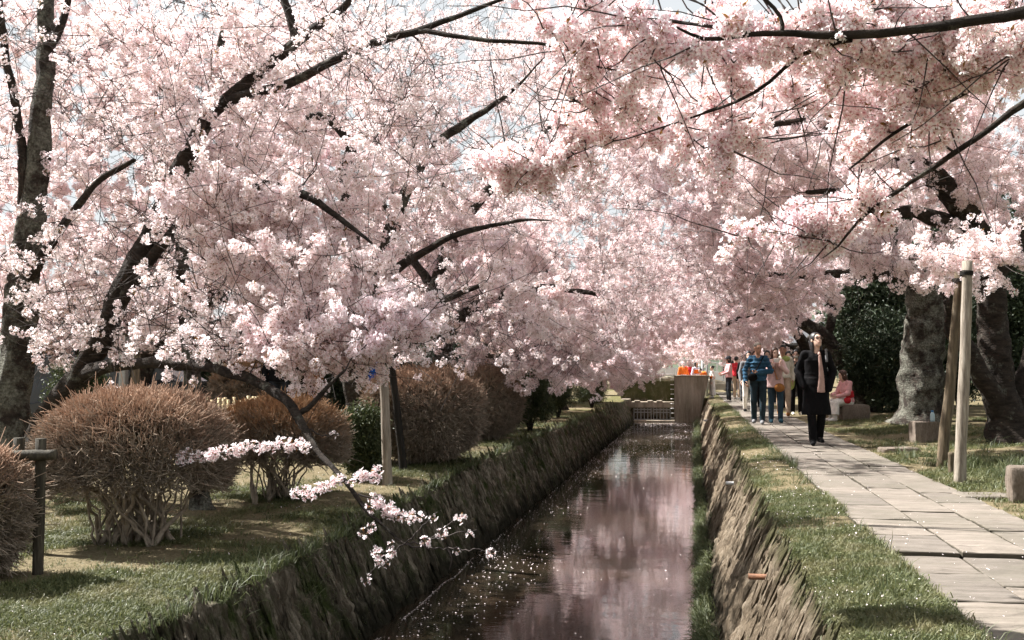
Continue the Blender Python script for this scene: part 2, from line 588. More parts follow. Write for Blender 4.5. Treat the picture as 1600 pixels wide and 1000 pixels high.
xs = np.concatenate([-np.geomspace(420, 13, 24), np.arange(-12, -6.5, 0.3), np.arange(-6.5, XL - 0.06, 0.085), [XL - 0.055, XL - 0.045, -1.5, XR + 0.045, XR + 0.055],
                     np.arange(XR + 0.09, PX[0] - 0.02, 0.06), [PX[0] - 0.008, PX[0] + 0.008, 1.7, PX[3], PX[3] + 0.02], np.arange(PX[3] + 0.1, 6, 0.1), np.arange(6, 12, 0.4), np.geomspace(12.5, 420, 24)])
ys = np.concatenate([-np.geomspace(60, 3, 8), np.arange(-2.5, 3.4, 0.3), np.geomspace(3.5, 46, 330), [YEND + 1.19, YEND + 1.21], np.geomspace(47, 420, 40)])
ground = struct('ground', grid_mesh('ground', np.unique(xs), np.unique(ys), ground_z, {'gm': grass_mask}), M['ground'])

# water
wx = np.linspace(BL - 0.12, BR + 0.12, 30)
wy = np.concatenate([np.linspace(-3, 4, 15), np.geomspace(4.3, YEND + 0.4, 120)])
struct('water', grid_mesh('water', wx, wy, lambda X, Y: np.full_like(X, WZ)), M['water'])

# ------------------------------------------------------------------ canal walls: rough rock faces with flaking stones
def wall_point(side, Y, v):
    """v 0 top .. 1 foot; undisplaced"""
    if side < 0:
        x, z = XL + (BL - XL) * v, left_top(Y) + (WZ - 0.25 - left_top(Y)) * v
    else:
        x, z = XR + (BR - XR) * v, right_top(Y) + (WZ - 0.25 - right_top(Y)) * v
    return x, z
def build_wall(side, name, label, mat):
    Y = np.concatenate([np.linspace(-2.5, 3, 30), np.geomspace(3.02, YEND + 0.6, 1050)])
    v = np.linspace(0, 1, 70)
    Yg, vg = np.meshgrid(Y, v)
    sk = Yg - 0.10 * vg                                               # strata lean along the canal
    fine = 1.0 - 0.6 * smooth(12, 40, Yg)
    big = fbm(sk * 1.9, vg * 2.0, 0, 3, 31 + side)
    d = 0.045 * big + 0.038 * (1 - np.abs(fbm(sk * 6.0, vg * 2.6, 0, 3, 41 + side)) * 2.4) * fine
    r1 = 1 - 2 * np.abs(vnoise(sk * 14 + 1.5 * vnoise(vg * 6, sk * 4, 0, 8), vg * 5.0, 0, 53 + side))
    r2 = 1 - 2 * np.abs(vnoise(sk * 30 + 1.2 * vnoise(vg * 9, sk * 6, 0, 18), vg * 8.0, 0, 59 + side))
    d += (0.032 * r1 + 0.018 * r2) * fine + 0.010 * vnoise(sk * 55, vg * 16, 0, 57 + side) * fine
    d = d * smooth(0, 0.06, vg)
    bulge = 0.05 * np.sin(np.clip(vg, 0, 1) * np.pi)
    x, z = wall_point(side, Yg, vg)
    n = np.array([0.9, 0.43]) / np.hypot(0.9, 0.43)
    Xw = x - side * n[0] * (d + bulge * 0.4 - 0.03)
    Zw = z + n[1] * (d - 0.03) + 0.02 * (1 - smooth(0, 0.1, vg)) * fbm(Yg * 6, 0.3, 0, 3, 77)
    lip = np.stack([np.full_like(Y, (XL - 0.16) if side < 0 else (XR + 0.16)), Y, (left_top(Y) if side < 0 else right_top(Y)) - 0.012], -1)
    V = np.concatenate([lip[None], np.stack([Xw, Yg, Zw], -1)], 0)
    ny = len(Y)
    r = V.shape[0]
    i = np.arange(r - 1)[:, None] * ny + np.arange(ny - 1)[None]
    Q = np.stack([i, i + ny, i + ny + 1, i + 1], -1).reshape(-1, 4)
    if side > 0:
        Q = Q[:, ::-1]
    root = thing(name, label, 'wall')
    link('rock_face', mesh_np('rock_face', V.reshape(-1, 3), Q), mat, root)
    def flake(r):
        g = []
        for (t, q_) in ((-0.5, 0.3), (-0.18, 0.95), (0.22, 0.85), (0.5, 0.22)):
            for q in range(5):
                an = q * math.pi * 0.4 + r.uniform(-.2, .2)
                g.append([0.5 * q_ * math.cos(an) * r.uniform(0.7, 1.2), 0.5 * q_ * math.sin(an) * r.uniform(0.6, 1.2), t + r.uniform(-.06, .06)])
        return np.array(g)
    FQ = np.array([[i * 5 + j, i * 5 + (j + 1) % 5, (i + 1) * 5 + (j + 1) % 5, (i + 1) * 5 + j] for i in range(3) for j in range(5)])
    FT = np.array([[0, j + 1, j] for j in range(1, 4)] + [[15, 15 + j, 15 + j + 1] for j in range(1, 4)])
    FV = [flake(rng) for k in range(8)]
    protos = []
    for k in range(8):
        m_ = mesh_np('stone', FV[k], FQ, FT, None, False)
        m_.materials.append(mat)
        protos.append(m_)
    def pose(Yk, vk):
        x, z = wall_point(side, Yk, vk)
        fall = Vector((side * -0.45, 0.0, -1.02)).normalized()
        fall = (fall + Vector((0, -0.09 + rng.normal(0, 0.13), 0))).normalized()
        nrm = Vector((-side * 0.9, 0, 0.43))
        nrm = (nrm + Vector((0, 1, 0)) * rng.normal(0, 0.45)).normalized()
        yax = (nrm - fall * nrm.dot(fall)).normalized()
        mt = Matrix((yax.cross(fall), yax, fall)).transposed()
        return mt, Vector((x, Yk, z)) + Vector((-side * 0.9, 0, 0.43)) * (0.012 + rng.normal(0, 0.014))
    for k in range(240):
        Yk = (4.2 if side > 0 else 5.0) * 4.5 ** rng.random()
        mt, p = pose(Yk, rng.uniform(0.03, 0.80))
        o = link('stone', protos[k % 8], None, root)
        ln = rng.uniform(0.16, 0.38)
        o.scale = (rng.uniform(0.05, 0.13), rng.uniform(0.035, 0.06), ln)
        o.rotation_euler = mt.to_euler()
        o.location = p
    small = MB()
    for k in range(3400):
        Yk = (4.0 if side > 0 else 4.8) * 8 ** rng.random()
        mt, p = pose(Yk, rng.uniform(0.01, 0.85))
        sc = np.array([rng.uniform(0.02, 0.055), rng.uniform(0.02, 0.04), rng.uniform(0.08, 0.28)]) * (1 + 0.02 * Yk)
        small.add((FV[k % 8] * sc) @ np.array(mt).T + np.array(p), FQ, FT)
    me = small.mesh('stone', False)
    stuff(link('stone', me, mat, root))
    return root
build_wall(1, 'canal_wall', 'sunlit tan rough stone canal wall below the grass strip beside the path', M['rock_tan'])
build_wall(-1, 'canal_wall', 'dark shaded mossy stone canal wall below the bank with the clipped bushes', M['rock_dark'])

# ------------------------------------------------------------------ stone path: three rows of slabs
path = bpy.data.objects.new('stone_path', None)
COL.objects.link(path)
path['kind'] = 'structure'
def slab_mesh(wx, ly, hgt, seed):
    r = np.random.default_rng(seed)
    nx, ny = 5, 8
    xs_, ys_ = np.linspace(-wx / 2, wx / 2, nx), np.linspace(-ly / 2, ly / 2, ny)
    b = 0.007
    V, Q = [], []
    X, Yy = np.meshgrid(xs_, ys_)
    Xt = np.clip(X, -wx / 2 + b, wx / 2 - b)
    Yt = np.clip(Yy, -ly / 2 + b, ly / 2 - b)
    jit = 0.006
    Z = np.full_like(X, 0.0) + r.normal(0, 0.0022, X.shape)
    edge = (X <= xs_[0]) | (X >= xs_[-1]) | (Yy <= ys_[0]) | (Yy >= ys_[-1])
    Xe, Ye = X + r.normal(0, jit * 0.5, X.shape) * edge, Yy + r.normal(0, jit, X.shape) * edge
    top = np.stack([np.where(edge, Xt + (Xe - X), X), np.where(edge, Yt + (Ye - Yy), Yy), Z], -1).reshape(-1, 3)
    i = np.arange(ny - 1)[:, None] * nx + np.arange(nx - 1)[None]
    Q = np.stack([i, i + 1, i + nx + 1, i + nx], -1).reshape(-1, 4).tolist()
    loop = [j for j in range(nx)] + [k * nx + nx - 1 for k in range(1, ny)] + [(ny - 1) * nx + j for j in range(nx - 2, -1, -1)] + [k * nx for k in range(ny - 2, 0, -1)]
    n0 = len(top)
    ring = np.stack([Xe.ravel()[loop], Ye.ravel()[loop], np.full(len(loop), -b * 0.8)], -1)
    low = ring.copy()
    low[:, 2] = -hgt
    V = np.concatenate([top, ring, low])
    m = len(loop)
    for k in range(m):
        k2 = (k + 1) % m
        Q.append([loop[k2], loop[k], n0 + k, n0 + k2])
        Q.append([n0 + k2, n0 + k, n0 + m + k, n0 + m + k2])
    me = mesh_np('paving_slab', V, np.array(Q), None, {'tip': np.concatenate([np.zeros(n0), np.full(m, 0.75), np.ones(m)])}, False)
    me.materials.append(M['slab'])
    return me
protos = {}
for c in range(3):
    y = 2.2 + 0.3 * c
    starts = []
    forced = [5.28, 6.52] if c == 0 else ([6.52, 7.8] if c == 1 else [6.1])
    while y < 58:
        ln = rng.uniform(0.5, 1.1)
        for fz in forced:
            if y < fz - 0.15 < y + ln + 0.25 and fz > y + 0.4:
                ln = fz - y
        yc = y + ln / 2
        wx_ = PX[c + 1] - PX[c]
        key = (c, round(ln * 10))
        me = slab_mesh(wx_ - 0.013, ln - 0.013, 0.07, int(rng.integers(1 << 30)))
        o = link('paving_slab', me, None, path)
        z = 0.018 + rng.normal(0, 0.003)
        if yc < 6.52:
            z -= 0.028
        o.location = ((PX[c] + PX[c + 1]) / 2 + rng.normal(0, 0.003), yc, z)
        o.rotation_euler = (rng.normal(0, 0.003), rng.normal(0, 0.004), rng.normal(0, 0.004))
        y += ln

# ------------------------------------------------------------------ scatter by geometry nodes
_groups = {}
def scatter_group(key, templates):
    if key in _groups:
        return _groups[key]
    g = bpy.data.node_groups.new('scatter_' + key, 'GeometryNodeTree')
    g.interface.new_socket('Geometry', in_out='INPUT', socket_type='NodeSocketGeometry')
    g.interface.new_socket('Geometry', in_out='OUTPUT', socket_type='NodeSocketGeometry')
    N, Lk = g.nodes, g.links
    gi, go = N.new('NodeGroupInput'), N.new('NodeGroupOutput')
    j = N.new('GeometryNodeJoinGeometry')
    for t in templates:
        oi = N.new('GeometryNodeObjectInfo')
        oi.inputs['Object'].default_value = t
        g2 = N.new('GeometryNodeGeometryToInstance')
        Lk.new(oi.outputs['Geometry'], g2.inputs[0])
        Lk.new(g2.outputs[0], j.inputs[0])
    ip = N.new('GeometryNodeInstanceOnPoints')
    ip.inputs['Pick Instance'].default_value = True
    def named(nm, ty):
        a = N.new('GeometryNodeInputNamedAttribute')
        a.data_type = ty
        a.inputs['Name'].default_value = nm
        return a.outputs['Attribute']
    Lk.new(gi.outputs[0], ip.inputs['Points'])
    Lk.new(j.outputs[0], ip.inputs['Instance'])
    Lk.new(named('pick', 'INT'), ip.inputs['Instance Index'])
    er = N.new('FunctionNodeEulerToRotation')
    Lk.new(named('rot', 'FLOAT_VECTOR'), er.inputs[0])
    Lk.new(er.outputs[0], ip.inputs['Rotation'])
    Lk.new(named('size', 'FLOAT'), ip.inputs['Scale'])
    Lk.new(ip.outputs[0], go.inputs[0])
    _groups[key] = g
    return g
def scatter(name, P, rot, size, key, templates, parent=None, pick=None):
    n = len(P)
    me = mesh_np(name, P, None, None, {'rot': rot, 'size': size})
    a = me.attributes.new('pick', 'INT', 'POINT')
    a.data.foreach_set('value', (rng.integers(0, len(templates), n) if pick is None else pick).astype(np.int32))
    me.materials.append(templates[0].data.materials[0])
    o = link(name, me, None, parent)
    md = o.modifiers.new('scatter', 'NODES')
    md.node_group = scatter_group(key, templates)
    return stuff(o)

def template(name, me, mat):
    me.materials.append(mat)
    return bpy.data.objects.new(name, me)     # a mesh source only, never linked to the scene

# blossom heads: an umbel of five-petalled flowers on short stalks
def flower_head(nf, rad, fr, fine, seed):
    r = np.random.default_rng(seed)
    V, T, C = [], [], []
    n = 0
    dirs = []
    for i in range(nf):
        z = 1 - 2 * (i + 0.5) / nf
        ph = i * 2.39996 + seed
        dirs.append(np.array([math.sqrt(1 - z * z) * math.cos(ph), math.sqrt(1 - z * z) * math.sin(ph), z]))
    for d in dirs:
        d = d + r.normal(0, 0.25, 3)
        d /= np.linalg.norm(d)
        c = d * rad * r.uniform(0.62, 1.12)
        f = d + r.normal(0, 0.45, 3)
        f /= np.linalg.norm(f)
        u = np.cross(f, r.normal(0, 1, 3))
        u /= np.linalg.norm(u)
        v = np.cross(f, u)
        R_ = fr * r.uniform(0.85, 1.12)
        cup = r.uniform(0.15, 0.6)
        pk = r.uniform(0.0, 1.0)
        tip = np.array([0.968, 0.952 + 0.012 * pk, 0.952 + 0.012 * pk])
        mid = np.array([0.958, 0.918 + 0.025 * pk, 0.922 + 0.025 * pk])
        ctr = np.array([0.80, 0.42, 0.48])
        for k in range(5):
            a0 = k * 2 * math.pi / 5 + r.normal(0, 0.08)
            def pt(rr, da, h):
                return c + R_ * rr * (math.cos(a0 + da) * u + math.sin(a0 + da) * v) + f * R_ * h
            if fine:
                P_ = [pt(0.05, 0, 0), pt(0.55, -0.5, cup * .45), pt(0.9, -0.33, cup * .9), pt(0.84, 0, cup * .85), pt(0.9, 0.33, cup * .9), pt(0.55, 0.5, cup * .45), pt(0.6, 0, cup * .35)]
                T += [[n, n + 1, n + 6], [n + 1, n + 2, n + 6], [n + 2, n + 3, n + 6], [n + 3, n + 4, n + 6], [n + 4, n + 5, n + 6], [n + 5, n, n + 6]]
                C += [ctr, mid, tip, tip, tip, mid, mid]
            else:
                P_ = [pt(0.06, 0, 0), pt(0.72, -0.5, cup * .6), pt(0.98, 0.05, cup), pt(0.72, 0.5, cup * .6)]
                T += [[n, n + 1, n + 2], [n, n + 2, n + 3]]
                C += [mid * np.array([.96, .82, .85]), tip, tip, tip]
            V += P_
            n += len(P_)
        # eye of the flower and its stalk
        h = 0.12 if fine else 0.10
        for k in range(3):
            an = k * 2.1
            V.append(c + R_ * (0.13 if fine else 0.12) * (math.cos(an) * u + math.sin(an) * v) + f * R_ * h)
        T.append([n, n + 1, n + 2])
        C += [np.array([0.58, 0.20, 0.24])] * 3
        n += 3
        s = r.normal(0, 0.0022, 3)
        V += [c - f * R_ * 0.03 + v * 0.0028, c - f * R_ * 0.03 - v * 0.0028, s * 2, c - f * R_ * 0.30 + u * 0.0045, c - f * R_ * 0.05 - u * 0.004]
        T += [[n, n + 1, n + 2], [n, n + 3, n + 4]]
        C += [np.array([0.42, 0.22, 0.18]), np.array([0.42, 0.22, 0.18]), np.array([0.36, 0.34, 0.16]), np.array([0.45, 0.22, 0.21]), np.array([0.45, 0.22, 0.21])]
        n += 5
    for q in range(1 if seed % 4 == 1 else 0):
        d = r.normal(0, 1, 3)
        d /= np.linalg.norm(d)
        u = np.cross(d, r.normal(0, 1, 3))
        u /= np.linalg.norm(u)
        V += [d * rad * 0.5, d * rad * 1.0 + u * 0.008, d * rad * 1.5, d * rad * 1.0 - u * 0.008]
        T += [[n, n + 1, n + 2], [n, n + 2, n + 3]]
        C += [np.array([0.17, 0.09, 0.03]), np.array([0.22, 0.12, 0.04]), np.array([0.26, 0.15, 0.05]), np.array([0.22, 0.12, 0.04])]
        n += 4
    C = np.concatenate([np.array(C), np.ones((len(C), 1))], 1)
    return mesh_np('blossom_head', np.array(V), None, np.array(T), {'col': C}, False)
T_NEAR = [template('blossom_source', flower_head(13, 0.047, 0.0205, True, 11 + k), M['blossom']) for k in range(4)]
T_MID = [template('blossom_source', flower_head(14, 0.043, 0.0188, False, 31 + k), M['blossom']) for k in range(5)]
T_SMALL = [template('blossom_source', flower_head(n_, 0.034, 0.0205, True, 51 + n_), M['blossom']) for n_ in (5, 6, 8)]

# ------------------------------------------------------------------ cherry trees
LIT = [(-0.3, 2.6, 3.0, 13.0, 0.82, 0), (-0.2, 2.9, 13.0, 25, 0.80, 0), (-5.6, -2.5, 4.5, 11.0, 0.84, 0), (-4.8, -1.0, 11.0, 16.5, 0.95, 0.2), (0.4, 2.6, 25, 45, 0.5, 0), (-5.6, -1.8, 7.0, 10.2, 0.62, 2.2), (-4.2, -1.0, 12.0, 19, 0.4, 3.0)]
def sun_thin(P):
    """the crowns are open where the sunlit stretches of path, bank and lower boughs get their light"""
    keep = np.ones(len(P), bool)
    for x0, x1, y0, y1, p, zp in LIT:
        t = (P[:, 2] - zp) / SD[2]
        gx, gy = P[:, 0] - SD[0] * t, P[:, 1] - SD[1] * t
        edge = 0.35 * fbm(gx * 0.8, gy * 0.8, 0, 3, 91)
        inz = (gx > x0 + edge) & (gx < x1 + edge) & (gy > y0) & (gy < y1) & (P[:, 2] > zp + (0.7 if zp > 1 else 0))
        keep &= ~(inz & (rng.random(len(P)) < p))
    return keep

TREES = 0
BR_MUL = 2.0
def cherry(label, trunk, limbs=(), crowns=(), sprays=(), bark='bark', detail=1.0, head='mid', seed=1, near_thin=True, twig_len=0.30, size=1.0, zmin=None, limb_mat='bark', root_flare=1.0, mul=None):
    """trunk / limbs: [(px, py, Y, r)...] or world tuples flagged by a leading 'w'; crowns: (px, py, Y, rx_px, ry_px, rY_m, branches)"""
    global TREES
    TREES += 1
    r = np.random.default_rng(1000 + seed)
    def W(seq):
        out = []
        for e in seq:
            out.append(np.array(e[1:]) if e[0] == 'w' else np.append(at(e[0], e[1], e[2]), e[3]))
        return np.array(out, float)
    tk = W(trunk)
    tk[0, 2] = float(ground_z(tk[0, 0], tk[0, 1])) - 0.08
    root = thing('cherry_tree', label, 'tree', tuple(tk[0, :3] + np.array([0, 0, 0.08])), group='cherry trees in blossom along the canal')
    o0 = np.array(root.location)
    nodes = []
    def bark_tube(path, mat, name, n, flare=False):
        c = catmull(path, 0.065 if path[:, 3].max() > 0.05 else 0.06)
        L = np.concatenate([[0], np.cumsum(np.linalg.norm(np.diff(c[:, :3], axis=0), axis=1))])
        wob = (np.minimum(0.2 * c[:, 3:4], 0.03) + 0.010) * np.minimum(1, 0.08 / c[:, 3:4])
        c[1:-1, :3] += (np.stack([vnoise(L * 2.5, seed, k, 5) + 0.35 * vnoise(L * 7, seed, k, 15) for k in range(3)], -1) * wob)[1:-1]
        c[:, 3] *= 1 + 0.10 * vnoise(L * 4, seed + 0.5, 0, 6)
        if flare:
            c[:, 3] *= 1 + 0.5 * root_flare * np.exp(-L / 0.16)
        V, Q = tubes(c[None, :, :3], c[None, :, 3], n)
        # uneven bark, burrs and buttresses
        ctr = np.repeat(c[:, :3], n, 0)
        dv = V - ctr
        rr = np.repeat(c[:, 3], n)
        th = np.tile(np.arange(n) * 2 * np.pi / n, len(c))
        Lr = np.repeat(L, n)
        k_ = 1 + 0.20 * vnoise(np.cos(th) * 1.3 + 5, np.sin(th) * 1.3, Lr * 2.2, seed) + 0.10 * vnoise(np.cos(th) * 3, np.sin(th) * 3, Lr * 8, seed + 3) + 0.05 * vnoise(np.cos(th) * 7, np.sin(th) * 7, Lr * 5, seed + 4)
        if flare:
            k_ += 0.35 * root_flare * np.exp(-Lr / 0.14) * np.maximum(0, np.sin(th * 4 + seed))
        V = ctr + dv * k_[:, None]
        V = np.concatenate([V, c[-1:, :3] + (c[-1:, :3] - c[-2:-1, :3]) * 0.3])
        k = (len(c) - 1) * n
        Tt = [[k + i, k + (i + 1) % n, len(V) - 1] for i in range(n)]
        me = mesh_np(name, V - o0, Q, np.array(Tt))
        link(name, me, M[mat], root)
        return c
    c = bark_tube(tk, bark, 'trunk', 26, True)
    m = c[:, 2] > c[0, 2] + 0.35 * (c[-1, 2] - c[0, 2])
    nodes.append(c[m])
    for lb in limbs:
        c = bark_tube(W(lb), limb_mat, 'limb', 9)
        nodes.append(c[len(c) // 6:])
    N = np.concatenate(nodes)
    NT = np.concatenate([np.gradient(x[:, :3], axis=0) for x in nodes])
    K = 7
    BP, BR_ = [], []
    for (px, py, Y, rx, ry, rY, n) in crowns:
        n = max(3, int(round(n * (mul or BR_MUL))))
        C = at(px, py, Y)
        s = dep(px, py, Y) / 1600
        d = r.normal(0, 1, (n, 3))
        d /= np.linalg.norm(d, axis=1, keepdims=True)
        d *= (r.random(n) ** 0.40)[:, None]
        Tg = C + d * np.array([rx * s, rY, ry * s])
        if zmin is not None:
            Tg = Tg[Tg[:, 2] > zmin]
        dist = np.array([np.min(np.linalg.norm(N[:, :3] - t, axis=1)) for t in Tg])
        for t in Tg[np.argsort(dist)]:
            dd = np.linalg.norm(N[:, :3] - t, axis=1)
            i = int(np.argmin(dd + 0.25 * np.maximum(0, N[:, 2] - t[2])))
            p0, L = N[i, :3], dd[i]
            if L < 0.08:
                continue
            tg = NT[i] / (np.linalg.norm(NT[i]) + 1e-9)
            u = (t - p0) / L
            h = p0 + (0.55 * tg + 0.6 * u + np.array([0, 0, 0.25])) * L * 0.42 + r.normal(0, 0.07, 3) * L
            q = np.linspace(0, 1, K)[:, None]
            B = (1 - q) ** 2 * p0 + 2 * q * (1 - q) * h + q * q * t
            B[1:] += r.normal(0, 0.022 * min(1.5, L), (K - 1, 3))
            r0 = min(N[i, 3] * 0.75, 0.006 + 0.0125 * L)
            rad = r0 + (0.0032 - r0) * np.linspace(0, 1, K) ** 0.8
            rad = np.maximum(rad, 0.0026)
            BP.append(B)
            BR_.append(rad)
            add = np.concatenate([B[2:], rad[2:, None]], 1)
            N = np.concatenate([N, add])
            NT = np.concatenate([NT, np.gradient(B, axis=0)[2:]])
    P, PS = [], []
    TW, TR = [], []
    BPa = np.array(BP) if BP else np.zeros((0, K, 3))
    # twigs off every branch
    for B in BPa:
        L = np.linalg.norm(np.diff(B, axis=0), axis=1).sum()
        nt_ = max(3, int(L * 9.5 * detail))
        q = r.uniform(0.18, 1.0, nt_) * (K - 1)
        i = np.minimum(q.astype(int), K - 2)
        f = (q - i)[:, None]
        p = B[i] * (1 - f) + B[i + 1] * f
        tg = B[i + 1] - B[i]
        tg /= np.linalg.norm(tg, axis=1, keepdims=True) + 1e-9
        rd = r.normal(0, 1, (nt_, 3))
        rd -= (rd * tg).sum(1, keepdims=True) * tg
        rd /= np.linalg.norm(rd, axis=1, keepdims=True)
        dr = tg * r.uniform(0.2, 0.9, (nt_, 1)) + rd * 0.85 + np.array([0, 0, 0.10])
        dr /= np.linalg.norm(dr, axis=1, keepdims=True)
        ln = twig_len * r.uniform(0.35, 1.5, (nt_, 1))
        e = p + dr * ln + np.array([0, 0, -0.03]) * ln
        mid = p + dr * ln * 0.5 + r.normal(0, 0.10, (nt_, 3)) * ln
        TW.append(np.stack([p, mid, e], 1))
        TR.append(np.tile([0.0034, 0.0026, 0.0018], (nt_, 1)))
        ng = max(2, int(round(twig_len * 8.5)))
        nc = ng * 3
        qq = np.repeat(np.linspace(0.3, 1.0, ng), 3)[None, :, None] + np.repeat(r.normal(0, 0.07, (nt_, ng, 1)), 3, 1)
        cl = (1 - qq) ** 2 * p[:, None] + 2 * qq * (1 - qq) * mid[:, None] + qq ** 2 * e[:, None] + r.normal(0, 0.027 * (1 if twig_len > .2 else .6), (nt_, nc, 3))
        cl = cl.reshape(-1, 3)
        keep = r.random(len(cl)) < 0.92
        P.append(cl[keep])
    nsun = 0
    if P:
        P = np.concatenate(P)
        if near_thin:
            P = P[sun_thin(P)]
    else:
        P = np.zeros((0, 3))
    bare = MB()
    if len(BPa):
        bare.add(*tubes(BPa, np.array(BR_), 5))
        bare.add(*tubes(np.concatenate(TW), np.concatenate(TR), 3))
        if tk[0, 1] < 23:                       # long thin shoots that carry little blossom
            for rep_ in range(3 if head == 'near' else 1):
                i = r.integers(2, K, len(BPa))
                p = BPa[np.arange(len(BPa)), i]
                tg = p - BPa[:, 0]
                L = np.linalg.norm(tg, axis=1, keepdims=True) + 1e-6
                dr = tg / L * 0.7 + r.normal(0, 0.5, (len(BPa), 3)) + np.array([0, 0, 0.15])
                ln = r.uniform(0.3, 1.0, (len(BPa), 1)) * (1.0 if twig_len > 0.2 else 0.6)
                q = np.linspace(0, 1, 6)[None, :, None]
                cv = p[:, None] + dr[:, None] * ln[:, None] * q
                cv[:, 1:] += np.cumsum(r.normal(0, 0.028, (len(BPa), 5, 3)), 1) * ln[:, None]
                bare.add(*tubes(cv, np.tile(np.linspace(0.0048, 0.002, 6), (len(BPa), 1)), 3))
    SP = []
    for sp in sprays:                           # explicit fine branches: [(px,py,Y)...], spacing, blossom from
        pts, spacing, q0 = sp
        c = catmull(np.array([np.append(at(*e), 0) for e in pts]), 0.03)[:, :3]
        c[1:-1] += r.normal(0, 0.006, (len(c) - 2, 3))
        bare.add(*tubes(c[None], np.linspace(0.0065, 0.0025, len(c))[None], 5))
        n = len(c)
        Lc = np.linalg.norm(np.diff(c, axis=0), axis=1).sum()
        if spacing > 0:
            nb = max(1, int(Lc * (1 - q0) / spacing))
            for q in np.linspace(q0, 1, nb):
                b = c[min(n - 1, int(q * (n - 1)))]
                SP.append(b + r.normal(0, 0.016, 3))
    if bare.n:
        bm = mesh_np('twig', np.concatenate(bare.V) - o0, np.concatenate(bare.Q))
        stuff(link('twig', bm, M['twig'], root))
    def put(P, tset, key, s0):
        if not len(P):
            return
        rot = r.uniform(0, 6.28, (len(P), 3))
        sz = s0 * r.uniform(0.72, 1.22, len(P))
        scatter('blossom', P - o0, rot, sz, key, tset, root)
    put(P, T_NEAR if head == 'near' else T_MID, 'blossom_' + head, size)
    put(np.array(SP), T_NEAR if head == 'near' else T_SMALL, 'blossom_spray_' + head, 1.0)
    return len(P)

tot = 0
# near-left group
tot += cherry('cherry tree with an upright pale lichen-covered trunk behind the log rail',
    [(18, 800, 10, .21), (20, 700, 10, .20), (22, 620, 10, .19), (35, 480, 10, .165), (45, 380, 10, .145), (58, 260, 10, .125), (68, 130, 10, .10), (75, 0, 10, .08), (85, -120, 10, .05)],
    [[(45, 440, 10, .08), (70, 400, 9.8, .06), (100, 350, 9.7, .05), (150, 290, 9.5, .035), (210, 250, 9.4, .02)],
     [(42, 330, 10, .07), (32, 210, 9.9, .05), (14, 110, 9.8, .045), (0, 0, 9.7, .03)],
     [(70, 90, 10, .06), (98, 40, 9.9, .045), (108, -10, 9.9, .035)]],
    [(40, 150, 10, 200, 190, 1.5, 58), (90, 420, 9.3, 170, 110, 0.9, 22), (180, 90, 10, 160, 130, 1.1, 24), (-60, 330, 10, 120, 200, 1, 14)], bark='bark_lichen', seed=1)
